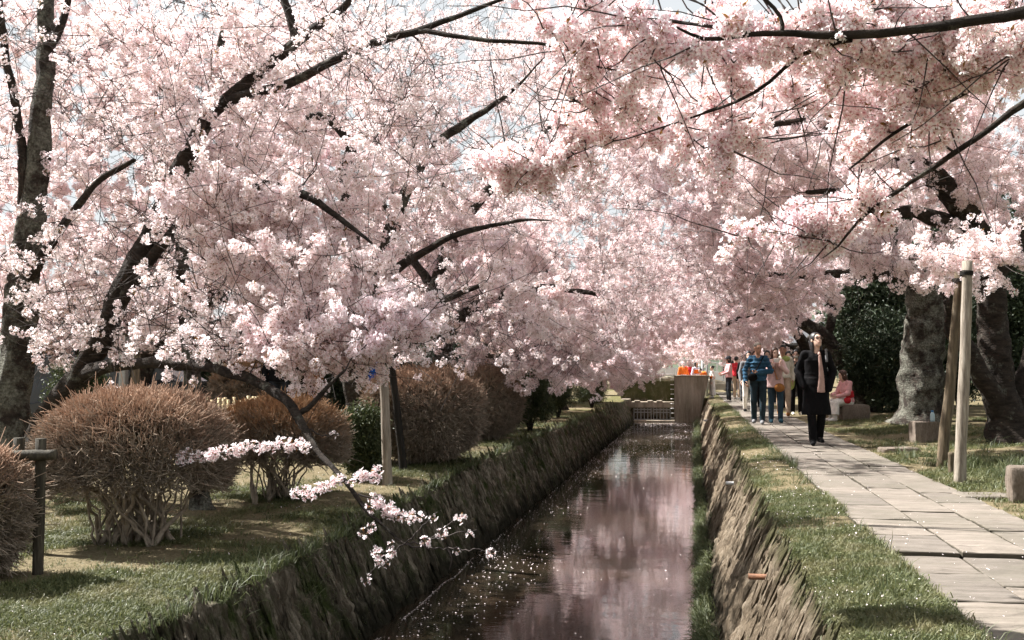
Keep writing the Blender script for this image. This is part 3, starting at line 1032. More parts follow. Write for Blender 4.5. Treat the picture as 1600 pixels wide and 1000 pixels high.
tot += cherry('leaning dark cherry tree whose low limb hangs over the bank and canal',
    [(52, 800, 9.6, .14), (58, 700, 9.6, .135), (85, 635, 9.5, .125), (130, 580, 9.4, .115), (185, 470, 9.3, .105), (230, 370, 9.2, .095), (270, 290, 9.1, .09), (310, 210, 9.1, .08), (350, 160, 9, .07), (400, 115, 9, .055), (470, 60, 9, .045), (540, 10, 9, .035), (600, -60, 9, .02)],
    [[(183, 480, 9.3, .08), (225, 422, 9.2, .062), (262, 372, 9.1, .055), (310, 325, 9.0, .05), (400, 290, 8.8, .042), (470, 305, 8.6, .035), (530, 340, 8.5, .026), (580, 380, 8.4, .012)],
     [(128, 585, 9.4, .09), (190, 570, 9.0, .062), (245, 566, 8.6, .052), (330, 577, 8.2, .045), (400, 597, 7.9, .04), (445, 625, 7.6, .037), (475, 668, 7.4, .03), (500, 710, 7.2, .022), (540, 752, 7.0, .017), (580, 800, 6.9, .013), (632, 850, 6.8, .009)],
     [(462, 648, 7.5, .026), (480, 640, 7.5, .022), (512, 605, 7.5, .017), (540, 578, 7.5, .010)],
     [(345, 165, 9, .055), (390, 148, 8.9, .048), (440, 135, 8.8, .045), (520, 95, 8.7, .04), (600, 60, 8.6, .034), (660, 48, 8.5, .03), (720, 25, 8.5, .022), (775, 3, 8.5, .016), (840, -30, 8.5, .010)],
     [(655, 49, 8.5, .024), (740, 62, 8.4, .02), (850, 68, 8.3, .015), (920, 95, 8.2, .007)],
     [(462, 66, 9, .045), (450, 20, 9, .04), (432, -25, 9, .03)]],
    [(300, 150, 9.2, 200, 160, 1.2, 58), (460, 420, 8.7, 190, 110, 1.0, 36), (600, 190, 8.9, 150, 130, .9, 24), (300, 430, 8.9, 190, 110, .9, 36), (120, 520, 8.8, 130, 50, .7, 16), (560, 90, 8.7, 160, 80, .8, 18), (350, 330, 8.4, 160, 60, .5, 16), (420, 535, 8.0, 230, 45, .6, 30), (560, 520, 8.2, 140, 60, .6, 20), (500, 40, 9, 160, 60, .8, 12)],
    [([(488, 702, 7.2), (430, 695, 7.2), (380, 702, 7.15), (330, 712, 7.1), (272, 720, 7.05)], 0.022, 0.05),
     ([(540, 752, 7.0), (505, 758, 7.0), (468, 774, 6.95)], 0.024, 0.1), ([(540, 752, 7.0), (566, 745, 7.0), (592, 737, 7.0)], 0.024, 0.1),
     ([(572, 790, 6.9), (600, 798, 6.9), (628, 806, 6.85), (657, 812, 6.85)], 0.022, 0.15), ([(560, 772, 6.9), (590, 780, 6.9), (604, 784, 6.9)], 0.03, 0.5),
     ([(590, 810, 6.9), (578, 822, 6.85), (566, 828, 6.85)], 0.03, 0.5),
     ([(632, 850, 6.8), (655, 828, 6.8), (672, 812, 6.8), (684, 800, 6.8)], 0.06, 0.85), ([(632, 850, 6.8), (668, 846, 6.8), (700, 820, 6.8), (722, 805, 6.8)], 0.06, 0.4),
     ([(660, 843, 6.8), (700, 838, 6.75), (745, 828, 6.75)], 0.05, 0.95), ([(632, 850, 6.8), (700, 857, 6.75), (740, 858, 6.7), (780, 862, 6.7)], 0.05, 0.97),
     ([(632, 850, 6.8), (612, 866, 6.8), (590, 886, 6.8), (574, 903, 6.8)], 0.06, 0.3), ([(610, 846, 6.8), (602, 860, 6.8), (596, 862, 6.8)], 0.03, 0.4),
     ([(470, 662, 7.4), (500, 680, 7.4), (531, 678, 7.35)], 0.03, 0.9), ([(700, 858, 6.75), (705, 872, 6.75), (702, 890, 6.75)], 0.04, 0.7)], seed=2)
tot += cherry('slender pale-barked cherry tree standing right behind the big leggy bush',
    [(318, 835, 9.3, .085), (308, 700, 9.3, .08), (300, 600, 9.3, .078), (292, 480, 9.4, .072), (286, 380, 9.5, .062), (300, 250, 9.7, .05), (340, 100, 9.9, .04), (360, -40, 10, .02)],
    [[(290, 440, 9.4, .05), (350, 470, 9.6, .04), (345, 440, 9.8, .035), (420, 400, 10, .02)]],
    [(330, 260, 10.6, 190, 170, 1.0, 40), (250, 480, 10.2, 150, 80, .8, 18), (390, 70, 11, 180, 110, 1, 24)], bark='bark_lichen', limb_mat='bark_mid', seed=3)
tot += cherry('dark cherry tree with a hooked limb growing behind the two thin props',
    [(560, 735, 13.5, .2), (558, 600, 13.5, .18), (575, 490, 13.5, .16), (600, 420, 13.4, .12), (630, 310, 13.4, .085), (680, 225, 13.3, .06), (745, 182, 13.2, .045), (800, 140, 13.1, .022), (850, 90, 13, .008)],
    [[(572, 500, 13.5, .10), (556, 380, 13.5, .09), (536, 275, 13.5, .085), (546, 230, 13.4, .08), (522, 192, 13.3, .07), (484, 182, 13.2, .04), (476, 215, 13.1, .03), (488, 250, 13.0, .012)],
     [(598, 430, 13.4, .08), (650, 402, 13.2, .055), (720, 365, 13.0, .04), (800, 345, 12.8, .025), (860, 345, 12.6, .008)],
     [(575, 495, 13.5, .09), (620, 505, 13.2, .07), (690, 470, 12.9, .05), (760, 440, 12.7, .03)]],
    [(590, 350, 13.6, 250, 190, 1.6, 90), (690, 500, 12.9, 190, 70, 1.1, 44), (760, 150, 13.5, 180, 130, 1.3, 46), (560, 110, 13.8, 190, 120, 1.2, 44), (620, 545, 12.6, 120, 32, .7, 16)], seed=4, bark='bark_mid', size=1.1)
tot += cherry('cherry tree growing between the big round bush and the dark red bush',
    [(690, 690, 18, .2), (700, 600, 18, .19), (690, 520, 18, .17), (685, 440, 18, .14), (720, 350, 17.8, .11), (790, 270, 17.5, .08), (860, 200, 17.2, .05)],
    [[(690, 520, 18, .12), (760, 470, 17.6, .09), (850, 450, 17.2, .06), (930, 460, 16.8, .03)], [(688, 470, 18, .1), (640, 400, 18.2, .07), (600, 320, 18.5, .04)]],
    [(810, 420, 17.8, 220, 150, 1.8, 85), (850, 555, 17, 150, 45, 1.3, 36), (870, 260, 17, 150, 110, 1.4, 34), (660, 400, 19, 150, 150, 1.5, 26), (940, 470, 16.5, 90, 80, 1.0, 18), (930, 330, 17, 120, 110, 1.2, 30), (800, 60, 19, 180, 110, 1.5, 52), (700, 200, 19.5, 150, 130, 1.4, 40), (930, 120, 19, 110, 110, 1.3, 30)], seed=5, bark='bark_mid', size=1.2)
for (lab, px, Y, r0, cr, sd, bk) in [
    ('cherry tree by the canal beyond the dark red bush', 800, 25, .2, [(880, 470, 25, 190, 120, 2.2, 85), (925, 572, 23.5, 100, 32, 1.3, 30), (780, 400, 26, 150, 120, 2, 30), (960, 330, 25, 170, 120, 1.8, 54), (900, 190, 24, 170, 110, 1.6, 54), (1020, 200, 25, 120, 110, 1.6, 40), (900, 330, 25, 120, 90, 1.5, 30)], 6, 'bark'),
    ('cherry tree overhanging the canal short of the sluice gate', 872, 32, .2, [(930, 500, 32, 140, 90, 2.6, 64), (960, 575, 30, 70, 26, 1.6, 22), (1010, 420, 32, 120, 90, 2.2, 40)], 7, 'bark'),
    ('cherry tree beside the sluice gate at the canal end', 915, 41, .2, [(960, 510, 41, 120, 75, 3, 54), (985, 572, 40, 70, 24, 1.6, 24)], 8, 'bark'),
    ('cherry tree behind the dark headwall of the sluice', 985, 53, .2, [(1000, 520, 53, 120, 60, 3, 44)], 9, 'bark'),
    ('cherry tree across the earth lane near the dark parked car', 215, 17, .2, [(180, 330, 17, 260, 220, 2, 90), (130, 500, 16.5, 200, 70, 1.4, 36), (330, 130, 17, 180, 150, 1.6, 44), (130, 60, 18, 240, 130, 1.5, 60), (480, 40, 18.5, 190, 110, 1.5, 50), (300, 230, 18, 220, 120, 1.5, 40)], 10, 'bark_mid'),
    ('cherry tree across the earth lane behind the bamboo fence', 455, 21, .2, [(440, 380, 21, 220, 170, 2, 76), (520, 200, 21, 200, 140, 2, 50), (650, 60, 21, 190, 120, 1.7, 56), (400, 520, 20, 150, 45, 1.4, 24)], 11, 'bark'),
    ('cherry tree in front of the dark timber house', 60, 24, .2, [(100, 420, 24, 220, 120, 2.2, 50), (30, 250, 24, 200, 150, 2.2, 40)], 12, 'bark'),
    ('cherry tree far across the earth lane behind the hooked-limb cherry', 620, 30, .2, [(640, 450, 30, 180, 110, 3, 60), (720, 330, 30, 160, 100, 2.6, 40), (560, 500, 30, 120, 60, 2, 20)], 13, 'bark')]:
    g = at(px, 640, Y)
    far = 1.22 if Y < 22 else (1.3 if Y < 35 else 1.6)
    tot += cherry(lab, [('w', g[0], g[1], 0.0, r0 * 1.1), ('w', g[0] + .05, g[1], 1.0, r0), ('w', g[0] + .2, g[1], 1.9, r0 * .8), ('w', g[0] + .5, g[1] - .2, 2.8, r0 * .55), ('w', g[0] + .9, g[1] - .4, 3.6, r0 * .3)],
        [[('w', g[0] + .1, g[1], 1.4, r0 * .6), ('w', g[0] + 1.0, g[1] - .3, 2.0, r0 * .45), ('w', g[0] + 2.0, g[1] - .6, 2.5, r0 * .25)], [('w', g[0] + .15, g[1], 1.7, r0 * .55), ('w', g[0] - .7, g[1] + .1, 2.5, r0 * .4), ('w', g[0] - 1.4, g[1] + .2, 3.4, r0 * .2)]],
        cr, seed=sd, bark=bk, size=far, detail=1.0 if Y < 35 else 0.75, twig_len=0.3 if Y < 28 else 0.42)

# right side of the canal
tot += cherry('near cherry tree beside the path whose thin boughs reach over the canal',
    [('w', 3.75, 4.3, 0, .2), ('w', 3.7, 4.3, .8, .18), ('w', 3.55, 4.3, 1.6, .15), ('w', 3.3, 4.35, 2.3, .12), ('w', 2.9, 4.5, 2.9, .09), ('w', 2.5, 4.7, 3.5, .05)],
    [[('w', 3.3, 4.35, 2.3, .06), (1900, -30, 4.3, .05), (1720, -10, 4.25, .032), (1600, 20, 4.2, .024), (1510, 38, 4.2, .021), (1440, 48, 4.2, .019), (1340, 60, 4.2, .018), (1240, 55, 4.2, .015), (1180, 55, 4.2, .012), (1100, 60, 4.2, .009), (1060, 44, 4.2, .005)],
     [('w', 3.55, 4.3, 1.7, .05), (1950, -60, 4.6, .035), (1750, 10, 4.9, .022), (1600, 85, 5.0, .015), (1500, 150, 5.0, .012), (1400, 207, 5.0, .009), (1330, 262, 5.0, .005)],
     [('w', 3.6, 4.3, 1.5, .06), (2000, 60, 4.8, .04), (1750, 110, 5.3, .028), (1600, 165, 5.5, .02), (1530, 215, 5.5, .017), (1460, 262, 5.5, .015), (1420, 287, 5.5, .013), (1340, 345, 5.5, .009), (1290, 400, 5.5, .004)],
     [(1330, 62, 4.2, .012), (1290, 75, 4.3, .010), (1245, 92, 4.4, .009), (1200, 132, 4.5, .008), (1150, 160, 4.6, .007), (1060, 190, 4.8, .005), (960, 220, 5.0, .003)],
     [(1222, 55, 4.2, .010), (1218, 30, 4.2, .009), (1195, 2, 4.2, .008), (1160, -20, 4.2, .006)],
     [(1180, 55, 4.2, .008), (1080, 40, 4.3, .007), (980, 30, 4.5, .005), (880, 40, 4.6, .003)]],
    [(960, 55, 4.6, 100, 55, .3, 17), (830, 245, 5.2, 95, 45, .3, 13), (920, 190, 5.0, 90, 36, .3, 10), (1130, 60, 4.4, 110, 60, .3, 16), (1370, 60, 4.6, 170, 70, .4, 34), (1540, 90, 4.8, 120, 100, .4, 28), (1240, 365, 5.7, 95, 32, .3, 20), (1340, 330, 5.6, 70, 40, .3, 10), (1130, 200, 5.0, 130, 60, .35, 18), (1420, 200, 5.2, 130, 70, .4, 20)],
    seed=20, head='near', twig_len=0.12, near_thin=False, detail=1.2, mul=0.82)
tot += cherry('dark old cherry tree with a forked trunk behind the two wooden props',
    [(1580, 705, 15.5, .25), (1562, 600, 15.5, .22), (1550, 500, 15.5, .205), (1545, 420, 15.4, .19), (1530, 365, 15.3, .17), (1490, 305, 15, .16), (1420, 250, 14.7, .12), (1330, 215, 14.3, .09), (1250, 190, 14, .055), (1180, 205, 13.8, .03)],
    [[(1545, 430, 15.4, .2), (1600, 360, 15.6, .16), (1660, 290, 15.8, .12), (1720, 200, 16, .06)], [(1528, 370, 15.3, .14), (1450, 335, 15, .11), (1390, 330, 14.6, .08), (1320, 300, 14.2, .05), (1260, 300, 14, .03)],
     [(1330, 216, 14.3, .07), (1285, 200, 14.2, .06), (1255, 165, 14.1, .045), (1250, 120, 14, .03)], [(1566, 650, 15.5, .16), (1520, 560, 15.2, .13), (1490, 520, 15, .1), (1480, 470, 14.8, .06)],
     [(1588, 680, 15.6, .2), (1600, 600, 15.7, .17), (1640, 480, 15.9, .12)]],
    [(1450, 150, 15, 250, 150, 1.7, 80), (1250, 240, 14.3, 190, 130, 1.4, 60), (1560, 285, 15, 130, 50, 1.1, 18), (1480, 415, 14.2, 110, 40, .6, 7), (1350, 390, 14.2, 110, 50, .7, 10), (1505, 405, 12.0, 80, 34, .5, 8), (1265, 325, 17, 140, 70, 1.8, 40), (1150, 170, 14, 170, 120, 1.2, 34)], seed=21)  # farthest crown is added over the path to shade the ground beside it
tot += cherry('massive old cherry tree with a scarred lichen-grey trunk above the stone block',
    [(1440, 676, 21, .47), (1440, 640, 21, .42), (1440, 590, 21, .40), (1443, 530, 21, .38), (1446, 480, 20.9, .36), (1425, 420, 20.7, .27), (1380, 350, 20.4, .19), (1330, 290, 20, .14), (1260, 240, 19.6, .08), (1200, 200, 19.2, .04)],
    [[(1446, 485, 20.9, .24), (1500, 430, 21, .18), (1560, 380, 21.2, .12)], [(1428, 430, 20.7, .17), (1350, 425, 20, .11), (1270, 430, 19.5, .07), (1180, 430, 19, .04)], [(1385, 360, 20.4, .12), (1300, 350, 20, .09), (1210, 330, 19.4, .06), (1120, 320, 19, .03)]],
    [(1240, 320, 20, 210, 100, 1.9, 90), (1130, 300, 19, 140, 120, 1.5, 50), (1210, 455, 19.5, 110, 36, 1.2, 26), (1090, 420, 19.5, 110, 80, 1.3, 32), (1350, 200, 20.5, 200, 100, 1.6, 36)], bark='bark_lichen', seed=22, root_flare=0.3)
tot += cherry('leaning grey cherry tree arching across the path behind the woman in black',
    [(1352, 648, 27, .30), (1345, 620, 27, .27), (1330, 585, 27, .24), (1308, 550, 26.9, .21), (1282, 522, 26.8, .19), (1245, 500, 26.6, .16), (1195, 482, 26.3, .12), (1140, 455, 26, .08), (1090, 420, 25.7, .04)],
    [[(1290, 530, 26.8, .13), (1300, 480, 26.8, .1), (1260, 440, 26.5, .07)], [(1195, 483, 26.3, .08), (1150, 500, 26, .05), (1110, 520, 25.8, .03)]],
    [(1160, 430, 26, 170, 75, 2, 80), (1170, 505, 26, 95, 36, 1.4, 34), (1060, 440, 25.5, 110, 90, 1.8, 40), (1250, 420, 27, 120, 60, 1.6, 26)], bark='bark_mid', seed=23)
for (lab, px, Y, cr, sd) in [
    ('cherry tree beside the path beyond the leaning grey one', 1275, 35, [(1150, 470, 34, 150, 75, 2.6, 76), (1060, 500, 33.5, 100, 60, 2, 40), (1180, 530, 34, 80, 26, 1.6, 22)], 24),
    ('cherry tree beside the path level with the sluice gate', 1240, 45, [(1130, 515, 45, 110, 52, 3, 64), (1050, 540, 44, 90, 36, 2.4, 40)], 25),
    ('far cherry tree beyond the sluice gate by the lamp post', 1190, 57, [(1100, 520, 57, 120, 50, 3, 46), (1160, 545, 57, 80, 22, 2, 24), (1040, 545, 57, 70, 22, 2, 20)], 26),
    ('cherry tree behind the evergreen shrubs at the path', 1600, 25, [(1560, 330, 25, 170, 110, 2, 36), (1440, 250, 25, 200, 100, 2, 40)], 27)]:
    g = at(px, 640, Y)
    far = 1.1 if Y < 30 else (1.25 if Y < 40 else 1.5)
    tot += cherry(lab, [('w', g[0], g[1], 0.0, .24), ('w', g[0] - .1, g[1], 1.0, .2), ('w', g[0] - .3, g[1], 1.9, .17), ('w', g[0] - .8, g[1] - .2, 2.7, .12), ('w', g[0] - 1.4, g[1] - .4, 3.4, .06)],
        [[('w', g[0] - .15, g[1], 1.5, .12), ('w', g[0] - 1.2, g[1] - .2, 2.1, .09), ('w', g[0] - 2.3, g[1] - .5, 2.7, .05)], [('w', g[0] - .2, g[1], 1.7, .11), ('w', g[0] + .7, g[1], 2.6, .08), ('w', g[0] + 1.3, g[1], 3.4, .04)]],
        cr, seed=sd, size=far, detail=1.0 if Y < 40 else 0.75, twig_len=0.3 if Y < 30 else 0.42)
print('BLOSSOM HEADS', tot)

# ------------------------------------------------------------------ grass, weeds, fallen petals
def blades(n, spread, h0, h1, wid, lean, seed, segs=2):
    r = np.random.default_rng(seed)
    V, Q, T, A = [], [], [], []
    for i in range(n):
        an = r.uniform(0, 6.28)
        p = np.array([r.normal(0, spread), r.normal(0, spread), -0.008])
        h = r.uniform(h0, h1)
        d = np.array([math.cos(an), math.sin(an), 0])
        s = np.array([-d[1], d[0], 0]) * wid * r.uniform(0.7, 1.3)
        le = h * lean * r.uniform(0.3, 1.4)
        b = len(V)
        m = p + d * le * 0.35 + np.array([0, 0, h * 0.65])
        e = p + d * le * 1.0 + np.array([0, 0, h * r.uniform(0.75, 1.0)])
        V += [p - s, p + s, m - s * 0.8, m + s * 0.8, e]
        Q.append([b, b + 1, b + 3, b + 2])
        T.append([b + 2, b + 3, b + 4])
        A += [r.uniform(0, 1)] * 5
    return mesh_np('tuft', np.array(V), np.array(Q), np.array(T), {'tip': np.array(A)})
def leaflets(n, spread, size, lift, seed, elong=1.5):
    r = np.random.default_rng(seed)
    V, Q, A = [], [], []
    for i in range(n):
        c = np.array([r.normal(0, spread), r.normal(0, spread), abs(r.normal(0, spread * lift)) + 0.004])
        f = r.normal(0, 0.55, 3) + np.array([0, 0, 0.9 if lift < 0.8 else 0.35])
        f /= np.linalg.norm(f)
        u = np.cross(f, r.normal(0, 1, 3))
        u /= np.linalg.norm(u)
        v = np.cross(f, u)
        s = size * r.uniform(0.6, 1.3)
        b = len(V)
        V += [c - u * s * elong, c - v * s * 0.55 + f * s * .15, c + u * s * elong, c + v * s * 0.55 + f * s * .15]
        Q.append([b, b + 1, b + 2, b + 3])
        A += [r.uniform(0, 1)] * 4
    return mesh_np('leaf_tuft', np.array(V), np.array(Q), None, {'tip': np.array(A)}, False)
T_GRASS = [template('grass_source', blades(16, 0.030, 0.02, 0.055, 0.0022, 0.9, 60 + k), M['grass']) for k in range(3)] + \
          [template('grass_source', leaflets(14, 0.028, 0.0075, 0.5, 70 + k, 1.1), M['grass']) for k in range(2)]
T_TALL = [template('weed_source', blades(18, 0.045, 0.08, 0.24, 0.0035, 0.8, 80 + k), M['weeds']) for k in range(3)]
T_WEED = [template('weed_source', blades(14, 0.05, 0.06, 0.20, 0.0045, 1.0, 90 + k), M['weeds']) for k in range(2)] + \
         [template('weed_source', leaflets(22, 0.055, 0.014, 0.9, 95 + k, 1.3), M['weeds']) for k in range(2)]

def scatter_ground(name, X, Y, p, size, key, tset, zoff=0.0, zf=ground_z):
    k = rng.random(len(X)) < p
    X, Y = X[k], Y[k]
    P = np.stack([X, Y, zf(X, Y) + zoff], -1)
    rot = np.stack([rng.normal(0, 0.18, len(X)), rng.normal(0, 0.18, len(X)), rng.uniform(0, 6.28, len(X))], -1)
    return scatter(name, P, rot, size * rng.uniform(0.65, 1.4, len(X)), key, tset)
def ys_rand(n, a, b, pw=1.0):
    return a * (b / a) ** (rng.random(n) ** pw)
n = 60000
Yg = ys_rand(n, 3.4, 44)
Xg = rng.uniform(XR - 0.02, PX[0] + 0.03, n)
scatter_ground('grass', Xg, Yg, np.clip(grass_mask(Xg, Yg) * 1.1, 0.05, 1) * (0.35 + 0.65 * (Yg < 9)), 0.8, 'grass', T_GRASS)
n = 90000
Yg = ys_rand(n, 4.6, 30)
Xg = XL + 0.02 - 3.8 * rng.random(n) ** 1.2
scatter_ground('grass', Xg, Yg, np.clip(grass_mask(Xg, Yg) * 1.1 - 0.02, 0.02, 1), 0.9, 'grass', T_GRASS)
n = 40000
Yg = ys_rand(n, 6.5, 28)
Xg = PX[3] + 0.0 + 4.0 * rng.random(n) ** 1.3
scatter_ground('grass', Xg, Yg, np.clip(grass_mask(Xg, Yg) - 0.1, 0.0, 1), 1.1, 'grass', T_GRASS)
# taller tufts: along the path kerb, by the props, on the wall tops
n = 520
Yg = ys_rand(n, 4.2, 30)
Xg = PX[0] - 0.02 - np.abs(rng.normal(0, 0.06, n))
scatter_ground('tall_grass', Xg, Yg, np.clip(0.15 + 1.6 * fbm(Yg * 1.1, 4.4, 0, 3, 66), 0.04, 1), 0.6, 'tall', T_TALL)
n = 900
Xg, Yg = rng.normal(3.2, 0.45, n), rng.normal(11.6, 1.4, n)
scatter_ground('tall_grass', Xg, Yg, (Xg > 2.45) * np.clip(0.25 + 1.6 * fbm(Xg * 1.6, Yg * 1.2, 0, 3, 71), 0, 1), 0.7, 'tall', T_TALL)
Yg = ys_rand(420, 5.0, 30)
Xg = XL + 0.03 + np.abs(rng.normal(0, 0.03, 420))
scatter_ground('tall_grass', Xg, Yg, 0.5, 0.55, 'tall', T_TALL, 0.0, lambda X, Y: left_top(Y))
# weeds at the foot of the sunny wall
n = 2600
Yg = ys_rand(n, 7.0, 44)
hgt = np.abs(rng.normal(0, 0.10, n)) * (0.4 + 0.8 * np.clip(fbm(Yg * 1.3, 1.7, 0, 3, 15) + .4, 0, 1))
Xw = BR - 0.03 + hgt * 0.42 + rng.normal(0, 0.03, n)
P = np.stack([Xw, Yg, WZ + hgt], -1)
rot = np.stack([rng.normal(0, 0.25, n), rng.normal(-0.5, 0.3, n), rng.uniform(-0.8, 0.8, n)], -1)
scatter('waterside_weeds', P, rot, rng.uniform(0.35, 0.8, n) * (0.8 + 0.3 * (Yg > 20)), 'weed', T_WEED)
# moss and weeds hanging on the dark wall
n = 2600
Yg = ys_rand(n, 6.0, 44)
vv = rng.beta(1.0, 2.2, n)
x_, z_ = wall_point(-1, Yg, vv)
kp = rng.random(n) < np.clip(-0.12 + 1.2 * fbm(Yg * 0.8, vv * 2, 0, 3, 33) + 0.75 * smooth(12, 24, Yg), 0.01, 1)
P = np.stack([x_ + 0.01, Yg, z_], -1)[kp]
rot = np.stack([rng.normal(0, 0.3, len(P)), rng.normal(0.8, 0.3, len(P)), rng.uniform(-0.8, 0.8, len(P))], -1)
scatter('wall_moss', P, rot, rng.uniform(0.3, 0.6, len(P)), 'weed', T_WEED)

def petals(name, P, nrm_tilt, s, flat=False):
    n = len(P)
    an = rng.uniform(0, 6.28, n)
    t = rng.normal(0, nrm_tilt, (n, 2))
    u = np.stack([np.cos(an), np.sin(an), t[:, 0]], -1)
    v = np.stack([-np.sin(an), np.cos(an), t[:, 1]], -1)
    sz = (s * rng.uniform(0.6, 1.3, n))[:, None]
    V = np.stack([P - u * sz * 0.6, P - v * sz * 0.42, P + u * sz * 0.55, P + v * sz * 0.42], 1).reshape(-1, 3)
    Q = np.arange(4 * n).reshape(-1, 4)
    return stuff(link(name, mesh_np(name, V, Q, None, None, False), M['petal_white']))
n = 5200
Yp = ys_rand(n, 4.2, 24)
side = rng.random(n)
Xp = np.where(side < 0.34, rng.uniform(XR, PX[0], n), np.where(side < 0.75, XL - 3.2 * rng.random(n), PX[3] + 2.4 * rng.random(n)))
kk = rng.random(n) < np.clip(0.35 + 1.5 * fbm(Xp * 1.7, Yp * 1.7, 0, 4, 88), 0.03, 1)
Xp, Yp = Xp[kk], Yp[kk]
petals('fallen_petals', np.stack([Xp, Yp, ground_z(Xp, Yp) + 0.02 + 0.012 * rng.random(len(Xp))], -1), 0.5, 0.009)
# blown on to the slabs, caught along joints and the kerb
n = 1500
Yp = ys_rand(n, 4.3, 26)
Xp = np.where(rng.random(n) < 0.55, np.array(PX)[rng.integers(0, 4, n)] + rng.normal(0, 0.03, n), rng.uniform(PX[0], PX[3], n))
kk = rng.random(n) < np.clip(0.4 + 1.3 * fbm(Xp * 1.4, Yp * 0.9, 0, 3, 44), 0.03, 1)
petals('fallen_petals', np.stack([Xp, Yp, np.full(n, 0.03)], -1)[kk], 0.3, 0.008)
# on the water: thick towards the sluice, thinner along the dark wall, a thread of foam at its foot
n = 26000
Yp = ys_rand(n, 7.5, 44.5, 0.8)
Xp = rng.uniform(BL, BR, n)
q = (Xp - BL) / (BR - BL)
dens = np.where(Yp > 23, 0.8 * smooth(22, 30, Yp), 0) + smooth(0.50, 0.10, q) * 0.34 + 0.015
dens *= np.clip(0.55 + 1.3 * fbm(Xp * 1.2, Yp * 0.5, 0, 3, 19), 0.05, 1.3)
k = rng.random(n) < dens
petals('floating_petals', np.stack([Xp, Yp, np.full(n, WZ + 0.008)], -1)[k], 0.3, 0.015)
n = 420
Yp = ys_rand(n, 7.5, 15)
Yp = Yp[rng.random(n) < np.clip(0.5 + 1.5 * vnoise(Yp * 1.7, 2.2, 0, 23), 0, 1)]
n = len(Yp)
Xp = BL + 0.035 + 0.05 * vnoise(Yp * 2.2, 0.4, 0, 3) + np.abs(rng.normal(0, 0.008, n))
petals('floating_petals', np.stack([Xp, Yp, np.full(n, WZ + 0.006)], -1), 0.04, 0.012)

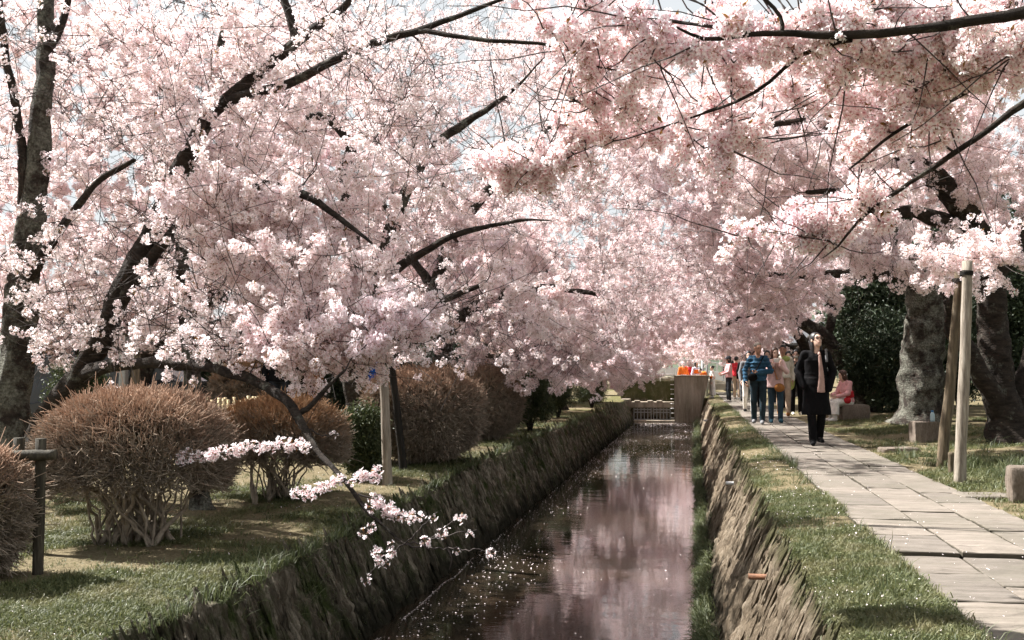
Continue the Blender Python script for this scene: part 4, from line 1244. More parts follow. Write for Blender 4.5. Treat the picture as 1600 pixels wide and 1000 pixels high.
# ------------------------------------------------------------------ clipped bushes
def bush(label, px, py, Y, wpx, hpx, rY, n, mat, open_base=0.0, seed=1, stems=7, red=1.0, group=None, name='clipped_bush'):
    r = np.random.default_rng(300 + seed)
    c = at(px, py, Y)
    x0, y0 = c[0], Y
    z0 = float(ground_z(x0, y0))
    D_ = dep(px, py, Y)
    rx, ry, H = wpx * D_ / 3200, rY, hpx * D_ / 1600
    root = thing(name, label, 'bush', (x0, y0, z0), group=group)
    zc = H * 0.52
    def surf(m, lo):
        d = r.normal(0, 1, (m * 2, 3))
        d /= np.linalg.norm(d, axis=1, keepdims=True)
        d = d[d[:, 2] > lo][:m]
        e = 2.6
        k = (np.abs(d[:, 0]) ** e + np.abs(d[:, 1]) ** e + np.abs(d[:, 2]) ** e) ** (-1 / e)
        b = 1 + 0.085 * fbm(d[:, 0] * 2.4 + seed, d[:, 1] * 2.4, d[:, 2] * 2.4, 4, seed)
        p = d * (k * b)[:, None] * np.array([rx, ry, H * 0.48]) + np.array([0, 0, zc])
        return p, d
    # stems
    stemm = MB()
    nodes = []
    base = np.stack([r.normal(0, 0.17 * rx, stems), r.normal(0, 0.17 * ry, stems), np.full(stems, -0.05)], -1)
    tg, _ = surf(stems * 4, -0.05)
    for k, t in enumerate(tg):
        b = base[k % stems]
        t = np.array([0, 0, zc * 0.5]) + (t - np.array([0, 0, zc * 0.5])) * 0.72
        m = b + np.array([(t[0] - b[0]) * 0.22, (t[1] - b[1]) * 0.22, (t[2] - b[2]) * 0.52]) + r.normal(0, 0.05, 3) * H
        q = np.linspace(0, 1, 8)[:, None]
        cv = (1 - q) ** 2 * b + 2 * q * (1 - q) * m + q * q * t
        cv[1:] += r.normal(0, 0.018, (7, 3)) * H
        r0 = (0.0165 * r.uniform(0.7, 1.35) if k < stems else 0.010) * H
        rad = np.linspace(r0, 0.0055, 8)
        if k < stems:
            ms = MB().tube(cv, rad * np.concatenate([[1.5, 1.15], np.ones(6)]), 7)
            link('stem', ms.mesh('stem'), mat, root)
        else:
            stemm.tube(cv, rad, 5, False)
        nodes.append(cv[3:])
    Nn = np.concatenate(nodes)
    p, d = surf(n, -0.35 if open_base > 0 else -0.92)
    if open_base > 0:
        kp = r.random(len(p)) < 0.16 + 0.84 * smooth(open_base - 0.20, open_base + 0.22, p[:, 2] / H)
        p, d = p[kp], d[kp]
    p[:, 2] = np.maximum(p[:, 2], 0.03)
    st = np.empty_like(p)
    for i in range(0, len(p), 500):
        dd = np.linalg.norm(p[i:i + 500, None] - Nn[None], axis=2) + r.uniform(0, 0.12 * H, (len(p[i:i + 500]), len(Nn)))
        st[i:i + 500] = Nn[np.argmin(dd, axis=1)]
    L = np.linalg.norm(p - st, axis=1, keepdims=True)
    f = np.linspace(0, 1, 4)[None, :, None]
    cv = st[:, None] * (1 - f) + p[:, None] * f
    cv[:, 1:3] += r.normal(0, 0.085, (len(p), 2, 3)) * L[:, None]
    cv[:, 3] -= d * r.uniform(0.0, 0.08, (len(p), 1))
    rad = np.tile([0.0062, 0.0052, 0.0042, 0.003], (len(p), 1)) * (0.8 + 0.35 * (Y / 9))
    V, Q = tubes(cv, rad, 3)
    zr = p[:, 2] / H
    redness = red * np.clip(smooth(0.52, 1.02, zr + r.normal(0, 0.10, len(p))) + 0.05, 0, 1)
    tipa = np.concatenate([np.zeros((len(p), 1)), np.zeros((len(p), 1)), redness[:, None] * 0.35, redness[:, None]], 1)
    tw = MB().add(V, Q, None, np.repeat(tipa.reshape(-1), 3))
    # short clipped shoots
    m = 3
    s = np.repeat(cv[:, 2:4].mean(1), m, 0) + r.normal(0, 0.012, (len(p) * m, 3))
    dr = np.repeat(d, m, 0) + r.normal(0, 0.55, (len(p) * m, 3)) + np.array([0, 0, 0.25])
    dr /= np.linalg.norm(dr, axis=1, keepdims=True)
    ln = r.uniform(0.03, 0.10, (len(p) * m, 1)) * np.where(r.random((len(p) * m, 1)) < 0.05, 2.2, 1.0)
    cs = np.stack([s, s + dr * ln], 1)
    V, Q = tubes(cs, np.tile([0.0036, 0.0022], (len(cs), 1)) * (0.8 + 0.35 * (Y / 9)), 3)
    ra = np.repeat(redness, m)
    tw.add(V, Q, None, np.repeat(np.stack([ra * 0.5, ra], 1).reshape(-1), 3))
    tw.add(*[(lambda x: x)(x) for x in ()]) if False else None
    if stemm.n:
        tw.add(np.concatenate(stemm.V), np.concatenate(stemm.Q))
    stuff(link('twig', tw.mesh('twig'), mat, root))
    return root
GB = 'clipped bushes on the canal bank'
bush('clipped reddish-brown bush at the picture edge in front of the log rail', -42, 830, 6.0, 150, 205, 0.36, 3600, M['bush_red'], 0.0, 1, 6, 1.0, GB)
bush('big leggy dome bush with bare open stems beside the log rail', 215, 760, 7.5, 290, 238, 0.66, 6600, M['bush_red'], 0.40, 2, 15, 0.95, GB)
bush('brown clipped bush in front of the bamboo fence', 440, 700, 10.0, 200, 158, 0.66, 5200, M['bush_orange'], 0.36, 3, 10, 0.95, GB)
bush('large smooth round red-tipped bush behind the two thin props', 662, 660, 13.2, 186, 150, 0.85, 5600, M['bush_red'], 0.0, 4, 7, 0.95, GB)
bush('dark red round bush half hidden behind the large smooth one', 765, 640, 17.5, 100, 118, 0.75, 3400, M['bush_red'], 0.0, 5, 6, 0.9, GB)
bush('orange-brown dome bush beyond the bamboo fence', 385, 620, 17.0, 105, 110, 0.7, 2600, M['bush_orange'], 0.0, 6, 6, 1.0, GB)

# ------------------------------------------------------------------ leafy evergreen shrubs
T_EV = [template('leaf_source', leaflets(18, 0.075, 0.024, 1.0, 110 + k, 1.5), M['evergreen']) for k in range(3)]
T_GS = [template('leaf_source', leaflets(18, 0.055, 0.014, 1.0, 120 + k, 1.4), M['green_shrub']) for k in range(3)]
def leafy(label, c, rad, n, tset, key, mat, seed, size=1.0, name='evergreen_shrub', group='dark evergreen shrubs behind the path', lumps=9):
    r = np.random.default_rng(500 + seed)
    x0, y0 = c
    z0 = float(ground_z(x0, y0))
    root = thing(name, label, 'shrub', (x0, y0, z0), group=group)
    rx, ry, H = rad
    P = []
    st = MB()
    L = []
    for k in range(lumps):
        d = r.normal(0, 1, 3)
        d /= np.linalg.norm(d)
        L.append((np.array([d[0] * rx * 0.55, d[1] * ry * 0.55, H * 0.55 + d[2] * H * 0.30]), r.uniform(0.38, 0.62)))
    for (lc, s) in L:
        m = n // lumps
        d = r.normal(0, 1, (m, 3))
        d /= np.linalg.norm(d, axis=1, keepdims=True)
        rr = r.random((m, 1)) ** 0.28
        P.append(lc + d * rr * np.array([rx * s, ry * s, H * 0.5 * s]) * (1 + 0.25 * fbm(d[:, :1] * 3, d[:, 1:2] * 3, d[:, 2:] * 3, 2, seed)))
        st.tube([[0, 0, -0.05], [lc[0] * 0.35, lc[1] * 0.35, lc[2] * 0.5], lc], [0.03 * H ** .5, 0.02, 0.008], 6)
    P = np.concatenate(P)
    P[:, 2] = np.maximum(P[:, 2], 0.05)
    link('stem', st.mesh('stem'), M['bark'], root)
    scatter('foliage', P, r.uniform(0, 6.28, (len(P), 3)), size * r.uniform(0.7, 1.3, len(P)), key, tset, root)
    return root
def px_shrub(label, px, Y, wpx, top_py, rY, n, seed, **k):
    c = at(px, 600, Y)
    H = CAMZ + (583 - top_py) * dep(px, 600, Y) / 1600
    return leafy(label, (c[0], Y), (wpx * dep(px, 600, Y) / 3200, rY, H), n, T_EV, 'evergreen', M['evergreen'], seed, **k)
px_shrub('tall dark evergreen shrub right behind the seated woman', 1375, 26.5, 105, 505, 1.1, 2600, 1, size=1.3)
px_shrub('dark evergreen mass between the leaning grey cherry and the massive trunk', 1400, 28.5, 230, 410, 1.3, 3200, 2, size=1.7)
px_shrub('dark evergreen shrub between the massive trunk and the wooden props', 1500, 24, 110, 470, 1.1, 2400, 3, size=1.3)
px_shrub('dark evergreen shrub behind the forked dark cherry', 1590, 21, 150, 440, 1.0, 2600, 4, size=1.2)
px_shrub('dark evergreen thicket at the back of the right-hand grove', 1560, 33, 320, 330, 1.5, 3000, 5, size=2.0)
px_shrub('dark evergreen thicket behind the far path bend', 1345, 38, 150, 470, 1.4, 2200, 6, size=1.9)
px_shrub('dark evergreen tree crown showing between boughs above the props', 1460, 30, 330, 290, 1.4, 3600, 14, size=2.2)
GL = 'green shrubs across the canal'
px_shrub('dark evergreen shrub behind the blue-jacketed walker', 540, 20.5, 120, 510, 0.9, 2200, 7, size=1.1, group=GL)
px_shrub('dark evergreen shrub behind the large smooth bush', 690, 22, 130, 540, 0.9, 2000, 8, size=1.1, group=GL)
px_shrub('dark evergreen hedge far behind the leaning cherry', 330, 27, 200, 560, 1.0, 2000, 9, size=1.4, group=GL)
px_shrub('dark evergreen clump by the earth lane far behind the upright pale trunk', 20, 22, 160, 560, 1.0, 1800, 15, size=1.3, group=GL)
def low_shrub(label, px, py, Y, wpx, hpx, n, seed):
    c = at(px, py, Y)
    leafy(label, (c[0], Y), (wpx * dep(px, py, Y) / 3200, wpx * dep(px, py, Y) / 3600, hpx * dep(px, py, Y) / 1600), n, T_GS, 'greenshrub', M['green_shrub'], seed, 1.0, 'green_shrub', GL, 8)
low_shrub('small round dark green shrub at the foot of the pale thin prop', 566, 740, 11.6, 86, 100, 2600, 10)
low_shrub('olive green shrub beside the dark red bush at the wall top', 828, 650, 20, 80, 92, 1800, 11)
low_shrub('green shrub further along the dark wall beyond the olive one', 872, 640, 26, 70, 74, 1500, 12)
low_shrub('small green shrub at the dark wall top near the sluice', 925, 625, 34, 60, 54, 1200, 13)
low_shrub('olive shrub between the upright pale trunk and the big leggy bush', 118, 700, 12.5, 80, 150, 1500, 16)

# ------------------------------------------------------------------ props, log rail, stones
def pole(label, p0, p1, r, mat, bands=()):
    p0, p1 = np.array(p0, float), np.array(p1, float)
    p0[2] = float(ground_z(p0[0], p0[1])) - 0.1
    root = thing('support_pole', label, 'wooden prop', tuple(p0), group='wooden props holding up the cherry boughs')
    n = 14
    t = np.linspace(0, 1, n)
    c = (p1 - p0)[None] * t[:, None]
    c[1:-1] += np.stack([vnoise(t * 5, r * 100, k, 3) for k in range(3)], -1)[1:-1] * 0.012
    rr = r * (1.06 - 0.2 * t) * (1 + 0.06 * vnoise(t * 9, r * 77, 0, 4))
    link('shaft', MB().tube(c, rr, 12).mesh('shaft'), mat, root)
    for b in bands:
        q = (p1 - p0) * b
        m = MB()
        for k in range(4):
            th = np.linspace(0, 2 * np.pi, 15)
            m.tube(np.stack([np.cos(th) * r * 1.08, np.sin(th) * r * 1.08, np.full(15, k * 0.012) + 0.003 * np.sin(th * 2)], -1) + q, 0.006, 5)
        link('rope_binding', m.mesh('rope_binding'), M['pole_dark'], root)
    return root
pole('pale weathered thin prop beside the large smooth bush', at(606, 770, 11.2), at(598, 560, 11.2), 0.055, M['pole_pale'], (0.96,))
pole('thin black prop leaning beside the pale thin one', at(632, 752, 12.3), at(609, 545, 12.3), 0.048, M['pole_dark'], (0.97,))
pole('dark brown slanting prop next to the big stone block', at(1470, 718, 12.4), at(1499, 425, 12.4), 0.060, M['pole_brown'], (0.95,))
pole('thick pale prop standing nearest the path edge', at(1499, 747, 10.6), at(1511, 408, 10.6), 0.054, M['pole_pale'], (0.94,))
pole('short sawn-off post at the foot of the thick pale prop', at(1486, 728, 11.4), at(1486, 716, 11.4) + np.array([0, 0, 0.06]), 0.035, M['pole_brown'])

rail = thing('log_rail', 'dark log rail of a crossbeam lashed to upright posts', 'rail', tuple(at(66, 908, 6.25)))
ro = np.array(rail.location)
def rlog(name, a, b, r, mat='log_dark'):
    n = 9
    t = np.linspace(0, 1, n)[:, None]
    c = np.array(a) * (1 - t) + np.array(b) * t - ro
    rr = r * (1 + 0.05 * vnoise(np.linspace(0, 4, n), r * 50, 0, 2))
    m = MB().tube(c, rr, 14)
    link(name, m.mesh(name), M[mat], rail)
p = at(64, 685, 6.25)
b = p.copy()
b[2] = float(ground_z(p[0], p[1])) - 0.1
rlog('post', b, p, 0.037)
p2 = at(30, 684, 7.0)
b2 = p2.copy()
b2[2] = float(ground_z(p2[0], p2[1])) - 0.1
rlog('post', b2, p2, 0.042)
d = np.array([0.985, -0.17, 0.0])
q = at(54, 712, 6.19)
rlog('crossbeam', q + np.array([-.145, -.02, 0]), q + np.array([.135, 0.03, 0.005]), 0.037)
for yy in (0,):
    m = MB()
    for k in range(5):
        th = np.linspace(0, 2 * np.pi, 17)
        m.tube(np.stack([np.cos(th) * 0.045, np.sin(th) * 0.045 + 0.0, np.full(17, -0.03 + k * 0.014)], -1) + (np.array([p[0], p[1], q[2]]) - ro), 0.006, 5)
    link('rope_binding', m.mesh('rope_binding'), M['pole_dark'], rail)

def boulder(name, label, cat, c, s, mat, seed, group=None, rz=0.0, bev=0.18):
    r = np.random.default_rng(700 + seed)
    N_ = 9
    g = np.linspace(-1, 1, N_)
    V, Q = [], []
    for ax in range(3):
        for sg in (-1, 1):
            u, v = np.meshgrid(g, g)
            f = np.zeros((N_ * N_, 3))
            o = [k for k in range(3) if k != ax]
            f[:, o[0]], f[:, o[1]], f[:, ax] = u.ravel(), v.ravel(), sg
            b0 = len(V) * N_ * N_
            V.append(f)
            i = np.arange(N_ - 1)[:, None] * N_ + np.arange(N_ - 1)[None]
            q_ = np.stack([i, i + 1, i + N_ + 1, i + N_], -1).reshape(-1, 4) + b0
            flip = (sg < 0) ^ (ax == 1)
            Q.append(q_[:, ::-1] if flip else q_)
    V = np.concatenate(V)
    inner = np.clip(V, -1 + bev, 1 - bev)
    dl = V - inner
    ln = np.linalg.norm(dl, axis=1, keepdims=True)
    V = inner + dl / np.maximum(ln, 1e-6) * bev * (ln > 1e-6)
    nz = fbm(V[:, 0] * 1.5 + seed, V[:, 1] * 1.5, V[:, 2] * 1.5, 4, seed)
    V = V * (1 + 0.09 * nz[:, None]) * np.array(s) / 2 + np.array([0, 0, s[2] / 2 - 0.02])
    me = mesh_np(name, V, np.concatenate(Q))
    return thing(name, label, cat, c, rz, group, me, mat)
def on_ground(px, Y):
    c = at(px, 600, Y)
    return (c[0], Y, float(ground_z(c[0], Y)))
GS_ = 'rough stone seats beside the path'
sb = on_ground(1444, 16.4)
boulder('stone_block', 'squared brown stone block with a bottle on it before the massive trunk', 'stone seat', sb, (0.40, 0.34, 0.33), M['stone_block'], 1, GS_, 0.1, 0.12)
boulder('stone_block', 'tall rough stone block at the photo edge beside the flat stepping stone', 'stone seat', on_ground(1599, 9.3), (0.28, 0.3, 0.32), M['stone_block'], 2, GS_, -0.1, 0.2)
boulder('stone_block', 'pale low stone block that the woman in pink sits on', 'stone seat', on_ground(1334, 24.0), (0.62, 0.42, 0.36), M['stone_block'], 3, GS_, 0.05, 0.2)
boulder('stepping_stone', 'flat stepping stone lying in the grass by the path', 'stone', (on_ground(1535, 9.5)[0], 9.5, on_ground(1535, 9.5)[2] - 0.02), (0.46, 0.34, 0.07), M['slab'], 4, None, 0.1, 0.25)
boulder('field_stone', 'dark flat stone sunk beside the path edge under the props', 'stone', on_ground(1402, 14.6), (0.5, 0.3, 0.08), M['stone_block'], 5, None, 0.3, 0.3)
# water bottle
M['bottle'] = plain('bottle_plastic', (0.40, 0.52, 0.55), 0.2, 0.1, 8, 0.5)
M['cap_blue'] = plain('blue_cap', (0.04, 0.16, 0.33), 0.4, 0.1, 8)
bc = at(1457, 655, 16.42)
bt = thing('water_bottle', 'clear plastic water bottle with blue cap on the brown stone block', 'bottle', (bc[0], 16.42, sb[2] + 0.31))
link('body', MB().lathe([(0.0, 0), (0.033, 0), (0.035, 0.02), (0.034, 0.10), (0.030, 0.115), (0.018, 0.14), (0.0, 0.14)]).mesh('body'), M['bottle'], bt)
link('cap', MB().lathe([(0.0, 0.141), (0.019, 0.141), (0.02, 0.145), (0.02, 0.168), (0.0, 0.17)]).mesh('cap'), M['cap_blue'], bt)
# roots by the massive trunk
c0 = on_ground(1440, 21)
# drain pipes in the sunny wall
def pipe(label, px, py, Y, r, ln, mat):
    best = None
    for Yt in np.geomspace(3.5, 44, 2500):
        c = at(px, py, Yt)
        v_ = (right_top(Yt) - c[2]) / (right_top(Yt) - WZ + 0.25)
        e = abs(c[0] - float(wall_point(1, Yt, v_)[0]))
        if 0 < v_ < 1 and (best is None or e < best[0]):
            best = (e, Yt, v_)
    Y = best[1]
    x_, z_ = wall_point(1, Y, best[2])
    o = thing('drain_pipe', label, 'drain pipe', (float(x_), Y, float(z_)), group='drain pipes sticking out of the sunny wall')
    th = np.linspace(0, 2 * np.pi, 14, endpoint=False)
    m = MB()
    prof = [(0.20, r), (-ln, r), (-ln, r * 0.78), (0.1, r * 0.78)]
    V = np.array([[x, q * math.cos(t), q * math.sin(t)] for (x, q) in prof for t in th])
    Q = [[i * 14 + j, i * 14 + (j + 1) % 14, (i + 1) * 14 + (j + 1) % 14, (i + 1) * 14 + j] for i in range(3) for j in range(14)]
    link('tube', m.add(V, Q).mesh('tube'), mat, o)
    link('mouth', MB().add(np.array([[0.09, r * .77 * math.cos(t), r * .77 * math.sin(t)] for t in th]), None, [[0, j + 1, j] for j in range(1, 13)]).mesh('mouth'), M['pole_dark'], o)
pipe('rusty brown drain pipe lowest in the sunny wall', 1208, 902, 5.3, 0.018, 0.15, M['clay_pipe'])
pipe('white drain pipe halfway along the sunny wall', 1152, 755, 9.2, 0.018, 0.13, M['white_paint'])
pipe('small white drain pipe near the far end of the sunny wall', 1106, 657, 24, 0.03, 0.13, M['white_paint'])
pipe('dark drain hole pipe high in the sunny wall', 1112, 756, 9.7, 0.022, 0.03, M['pole_dark'])

# ------------------------------------------------------------------ sluice, pier, lamp post, bridge
def W45(px, py, Y=45.0):
    return at(px, py, Y)
sl_ = thing('sluice_gate', 'concrete sluice gate with two barred openings across the canal end', 'sluice gate', (-1.8, 45, WZ))
so_ = np.array(sl_.location)
def sbx(name, x0, x1, y0, y1, z0, z1, mat, bev=0.01):
    m = MB().box((np.array([x0, y0, z0]) + np.array([x1, y1, z1])) / 2 - so_, (x1 - x0, y1 - y0, z1 - z0), None, bev)
    return link(name, m.mesh(name, False), mat, sl_)
sbx('headwall', -3.25, -0.88, 45.95, 46.15, -1.7, 0.74, M['rock_dark'])
sbx('beam', -2.78, -0.89, 44.95, 45.5, -0.42, -0.16, M['concrete_pale'], 0.02)
sbx('sill', -2.78, 0.0, 44.72, 45.5, -1.3, -0.95, M['concrete_pale'], 0.02)
sbx('side_wall', -3.2, -2.79, 44.9, 45.94, -1.7, -0.05, M['concrete'], 0.02)
for x in (-2.48, -1.92, -1.52):
    sbx('gate_block', x - 0.12, x + 0.12, 44.93, 45.2, -0.21, -0.10, M['concrete_pale'], 0.02)
for (xa, xb) in ((-2.62, -1.88), (-1.78, -1.06)):
    m = MB()
    for z in (-0.50, -0.62, -0.93):
        m.box(np.array([(xa + xb) / 2, 45.0, z]) - so_, (xb - xa, 0.05, 0.045))
    g_ = link('grille', m.mesh('grille', False), M['metal_grey'], sl_)
    for k in range(6):
        x = xa + (xb - xa) * (k + 0.02) / 5
        link('bar', MB().box(np.array([x, 45.02, -0.70]) - so_, (0.035, 0.035, 0.52)).mesh('bar', False), M['metal_grey'], g_)
for k in range(9):
    z = -0.85 + k * 0.205
    m = MB().tube(np.array([[-1.02, 44.95, z], [-1.02, 44.83, z], [-0.90, 44.83, z], [-0.90, 44.98, z]]) - so_, 0.018, 6)
    link('rung', m.mesh('rung'), M['white_paint'], sl_)
link('handrail', MB().tube(np.array([[-2.3, 45.9, 1.02], [-0.9, 45.9, 1.02]]) - so_, 0.03, 8).tube(np.array([[-2.2, 45.9, 0.72], [-2.2, 45.9, 1.02]]) - so_, 0.025, 8).tube(np.array([[-1.5, 45.9, 0.72], [-1.5, 45.9, 1.02]]) - so_, 0.025, 8).mesh('handrail'), M['white_paint'], sl_)
m = MB()
V = []
for y in (44.7, 47.0):
    V += [[-0.87, y, -1.7], [0.02, y, -1.7], [0.60, y, 0.93], [-0.87, y, 0.93]]
pier = thing('concrete_pier', 'tall water-stained concrete pier between sluice and grass strip', 'pier', (0, 0, 0))
m.add(np.array(V), [[0, 1, 2, 3], [7, 6, 5, 4], [0, 4, 5, 1], [1, 5, 6, 2], [3, 7, 4, 0]])
link('body', m.mesh('body', False), M['concrete'], pier)
link('cap', MB().box((-0.135, 45.85, 0.965), (1.53, 2.36, 0.06), None, 0.015).mesh('cap', False), M['concrete_pale'], pier)

br = thing('footbridge', 'low white-railed bridge crossing behind the sluice gate', 'bridge', (-1.5, 52, 0))
m = MB()
xx = np.linspace(-3.4, 3.4, 15)
zz = 0.45 + 0.35 * (1 - (xx / 3.4) ** 2)
top = []
for i in range(14):
    link('parapet_panel', MB().box(((xx[i] + xx[i + 1]) / 2, 0, (zz[i] + zz[i + 1]) / 2 + 0.35), (0.47, 0.16, 0.42), (0, -math.atan2(zz[i + 1] - zz[i], xx[1] - xx[0]), 0), 0.02).mesh('parapet_panel', False), M['white_paint'], br)
link('deck', MB().tube(np.stack([xx, np.full(15, 1.2), zz], -1), 0.12, 8).box((0, 1.0, 0.4), (6.9, 2.2, 0.3)).mesh('deck', False), M['concrete_pale'], br)
for x in (-2.6, -0.9, 0.9, 2.6):
    z = 0.45 + 0.35 * (1 - (x / 3.4) ** 2)
    link('rail_post', MB().box((x, 0, z + 0.75), (0.08, 0.08, 0.5)).mesh('rail_post', False), M['white_paint'], br)
link('top_rail', MB().tube(np.stack([xx, np.zeros(15), zz + 0.98], -1), 0.035, 8).mesh('top_rail'), M['white_paint'], br)
lc = at(1105, 590, 50)
lp = thing('lamp_post', 'thin grey lamp post standing behind the concrete pier', 'lamp post', (lc[0], 50, 0))
link('post', MB().tube([[0, 0, -0.1], [0, 0, 2.3]], [0.06, 0.045], 8).mesh('post'), M['metal_grey'], lp)
link('lamp_head', MB().lathe([(0, 2.3), (0.11, 2.32), (0.13, 2.42), (0.05, 2.52), (0, 2.53)]).mesh('lamp_head'), M['white_paint'], lp)
bl = thing('bollard', 'short grey post beside the thin lamp post', 'post', (at(1098, 590, 49)[0], 49, 0))
link('shaft', MB().tube([[0, 0, -0.1], [0, 0, 1.75]], 0.07, 8).mesh('shaft'), M['metal_grey'], bl)
link('cap', MB().lathe([(0, 1.75), (0.085, 1.752), (0.08, 1.80), (0, 1.83)]).mesh('cap'), M['metal_grey'], bl)

# ------------------------------------------------------------------ bamboo fence, house, car, gate posts behind the bank
fc = at(372, 640, 13.2)
bf = thing('bamboo_fence', 'pale split-bamboo picket fence behind the brown bush', 'fence', (fc[0], 13.2, -0.1))
bo = np.array(bf.location)
for k, px in enumerate([326, 331, 342, 349, 352, 357, 366, 377, 384, 388, 392, 396, 400, 404, 408, 412, 416, 420, 424]):
    Yk = 13.2 + (px - 325) * 0.012
    c = at(px, 623 + rng.uniform(-3, 3) + (px > 380) * -2, Yk) - bo
    link('picket', MB().tube([[c[0], c[1], 0], [c[0], c[1], c[2] * .5], [c[0] + rng.normal(0, .004), c[1], c[2]]], 0.022, 7).mesh('picket'), M['bamboo'], bf)
for z in (0.52, 0.60):
    a = at(322, 640, 13.15) - bo
    b = at(428, 640, 14.4) - bo
    link('fence_rail', MB().tube([[a[0], a[1] - .03, z], [b[0], b[1] - .03, z]], 0.018, 7).mesh('fence_rail'), M['bamboo'], bf)

def house(label, x0, x1, y0, y1, h, name='timber_house'):
    c = np.array([(x0 + x1) / 2, y0, 0.05])
    root = thing(name, label, 'house', tuple(c))
    W_ = x1 - x0
    link('wall', MB().box((0, (y1 - y0) / 2, h / 2), (W_, y1 - y0, h)).mesh('wall', False), M['timber'], root)
    nb = int(W_ / 0.45)
    for k in range(nb + 1):
        link('batten', MB().box((-W_ / 2 + k * W_ / nb, -0.02, h / 2), (0.05, 0.05, h)).mesh('batten', False), M['pole_dark'], root)
    for k in range(3):
        wx_ = -W_ / 2 + W_ * (k + 0.5) / 3
        wn = link('window', MB().box((wx_, -0.06, h * 0.55), (1.2, 0.06, 1.0)).mesh('window', False), M['timber'], root)
        for q in (-0.3, 0.3):
            link('pane', MB().box((wx_ + q, -0.10, h * 0.55), (0.52, 0.02, 0.86)).mesh('pane', False), M['pane'], wn)
    m = MB()
    yr = (y1 - y0)
    V = [[-W_ / 2 - .6, -0.8, h - 0.1], [W_ / 2 + .6, -0.8, h - 0.1], [W_ / 2 + .6, yr / 2, h + 1.5], [-W_ / 2 - .6, yr / 2, h + 1.5], [-W_ / 2 - .6, yr + .8, h - 0.1], [W_ / 2 + .6, yr + .8, h - 0.1],
         [-W_ / 2 - .6, -0.8, h - 0.25], [W_ / 2 + .6, -0.8, h - 0.25]]
    link('roof', m.add(np.array(V), [[0, 1, 2, 3], [3, 2, 5, 4], [6, 7, 1, 0]], [[0, 3, 4], [1, 5, 2]]).mesh('roof', False), M['roof_tile'], root)
M['pane'] = plain('window_glass', (0.03, 0.035, 0.04), 0.15, 0.1, 5, 0.5)
M['roof_tile'] = plain('grey_roof_tiles', (0.09, 0.09, 0.095), 0.6, 0.25, 9)
house('dark timber house behind the parked car', -19.5, -11.5, 27, 33, 2.6)
house('dark timber house far along the lane behind the bushes', -11.0, -5.2, 36, 41, 2.7)
house('pale plaster house beyond the canal end', 1.8, 8.0, 66, 71, 3.0, 'plaster_house')

def car(label, c, rz, paint):
    root = thing('parked_car', label, 'car', c, rz)
    prof = [(-2.0, .35), (-2.05, .75), (-1.85, .92), (-1.0, 1.0), (-0.45, 1.42), (1.2, 1.46), (1.85, 1.05), (2.0, .95), (2.02, .4)]
    V, Q = [], []
    n = len(prof)
    for y, k in ((-.78, .97), (-.70, 1.0), (.70, 1.0), (.78, .97)):
        for (x, z) in prof:
            sq = 1.0 if z < 1.02 else 0.86
            V.append([x * k, y * sq, .2 + (z - .2) * (k if z > 1 else 1)])
    for s in range(3):
        for i in range(n):
            j = (i + 1) % n
            Q.append([s * n + i, s * n + j, (s + 1) * n + j, (s + 1) * n + i])
    b = MB().add(np.array(V), Q)
    b.T.append(np.array([[0, i + 1, i] for i in range(1, n - 1)]))
    b.T.append(np.array([[3 * n, 3 * n + i, 3 * n + i + 1] for i in range(1, n - 1)]))
    body = link('body', b.mesh('body', False), paint, root)
    for (y, s) in ((-.70, 1), (.70, -1)):
        for (xa, xb) in ((-0.78, 0.15), (0.22, 1.15)):
            link('window', MB().box(((xa + xb) / 2, y * 1.005, 1.2), (xb - xa, 0.03, 0.30)).mesh('window', False), M['pane'], root)
    link('windscreen', MB().box((-0.76, 0, 1.23), (0.03, 1.2, 0.56), (0, R(52), 0)).mesh('windscreen', False), M['pane'], root)
    for x in (-1.25, 1.25):
        for y in (-.76, .76):
            wl = link('wheel', MB().tube([[x, y - .1, .3], [x, y + .1, .3]], .3, 16).mesh('wheel'), M['pole_dark'], root)
            link('rim', MB().tube([[x, y - .115, .3], [x, y + .115, .3]], .18, 12).mesh('rim'), M['metal_grey'], wl)
    for y in (-.55, .55):
        link('headlight', MB().box((-2.0, y, .72), (.08, .3, .12), None, .02).mesh('headlight', False), M['white_paint'], root)
    return root
M['car_dark'] = plain('dark_car_paint', (0.03, 0.033, 0.036), 0.25, 0.05, 3, 0.5)
cc = at(140, 600, 17.5)
car('dark parked car glimpsed through twigs behind the big leggy bush', (cc[0], 17.5, -0.02), R(8), M['car_dark'])
for (px, wd, mt, lb) in ((193, 0.11, 'log_dark', 'square grey gatepost above the big leggy bush'), (212, 0.13, 'pole_brown', 'round brown gatepost beside the square grey one')):
    g = at(px, 600, 15)
    o = thing('gate_post', lb, 'post', (g[0], 15, float(ground_z(g[0], 15))), group='wooden gateposts behind the big leggy bush')
    if mt == 'log_dark':
        link('shaft', MB().box((0, 0, 0.78), (wd, wd, 1.6), None, 0.01).mesh('shaft', False), M['metal_grey'], o)
        link('cap', MB().box((0, 0, 1.61), (wd * 1.3, wd * 1.3, 0.05), None, 0.01).mesh('cap', False), M['log_dark'], o)
    else:
        link('shaft', MB().tube([[0, 0, -.1], [0, 0, 1.55]], wd / 2, 12).mesh('shaft'), M['pole_brown'], o)
        link('cap', MB().lathe([(0, 1.55), (wd * .55, 1.552), (wd * .45, 1.6), (0, 1.62)]).mesh('cap'), M['log_dark'], o)

# wooded hills closing the view
hx = np.linspace(-420, 420, 60)
hy = np.linspace(260, 400, 14)
hill = grid_mesh('hills', hx, hy, lambda X, Y: -1 + 34 * smooth(255, 380, Y) * (0.75 + 0.5 * fbm(X * 0.012, Y * 0.01, 0, 4, 8)))
M['hill'] = plain('wooded_hill', (0.05, 0.062, 0.038), 0.95, 0.5, 0.25)
struct('hills', hill, M['hill'])
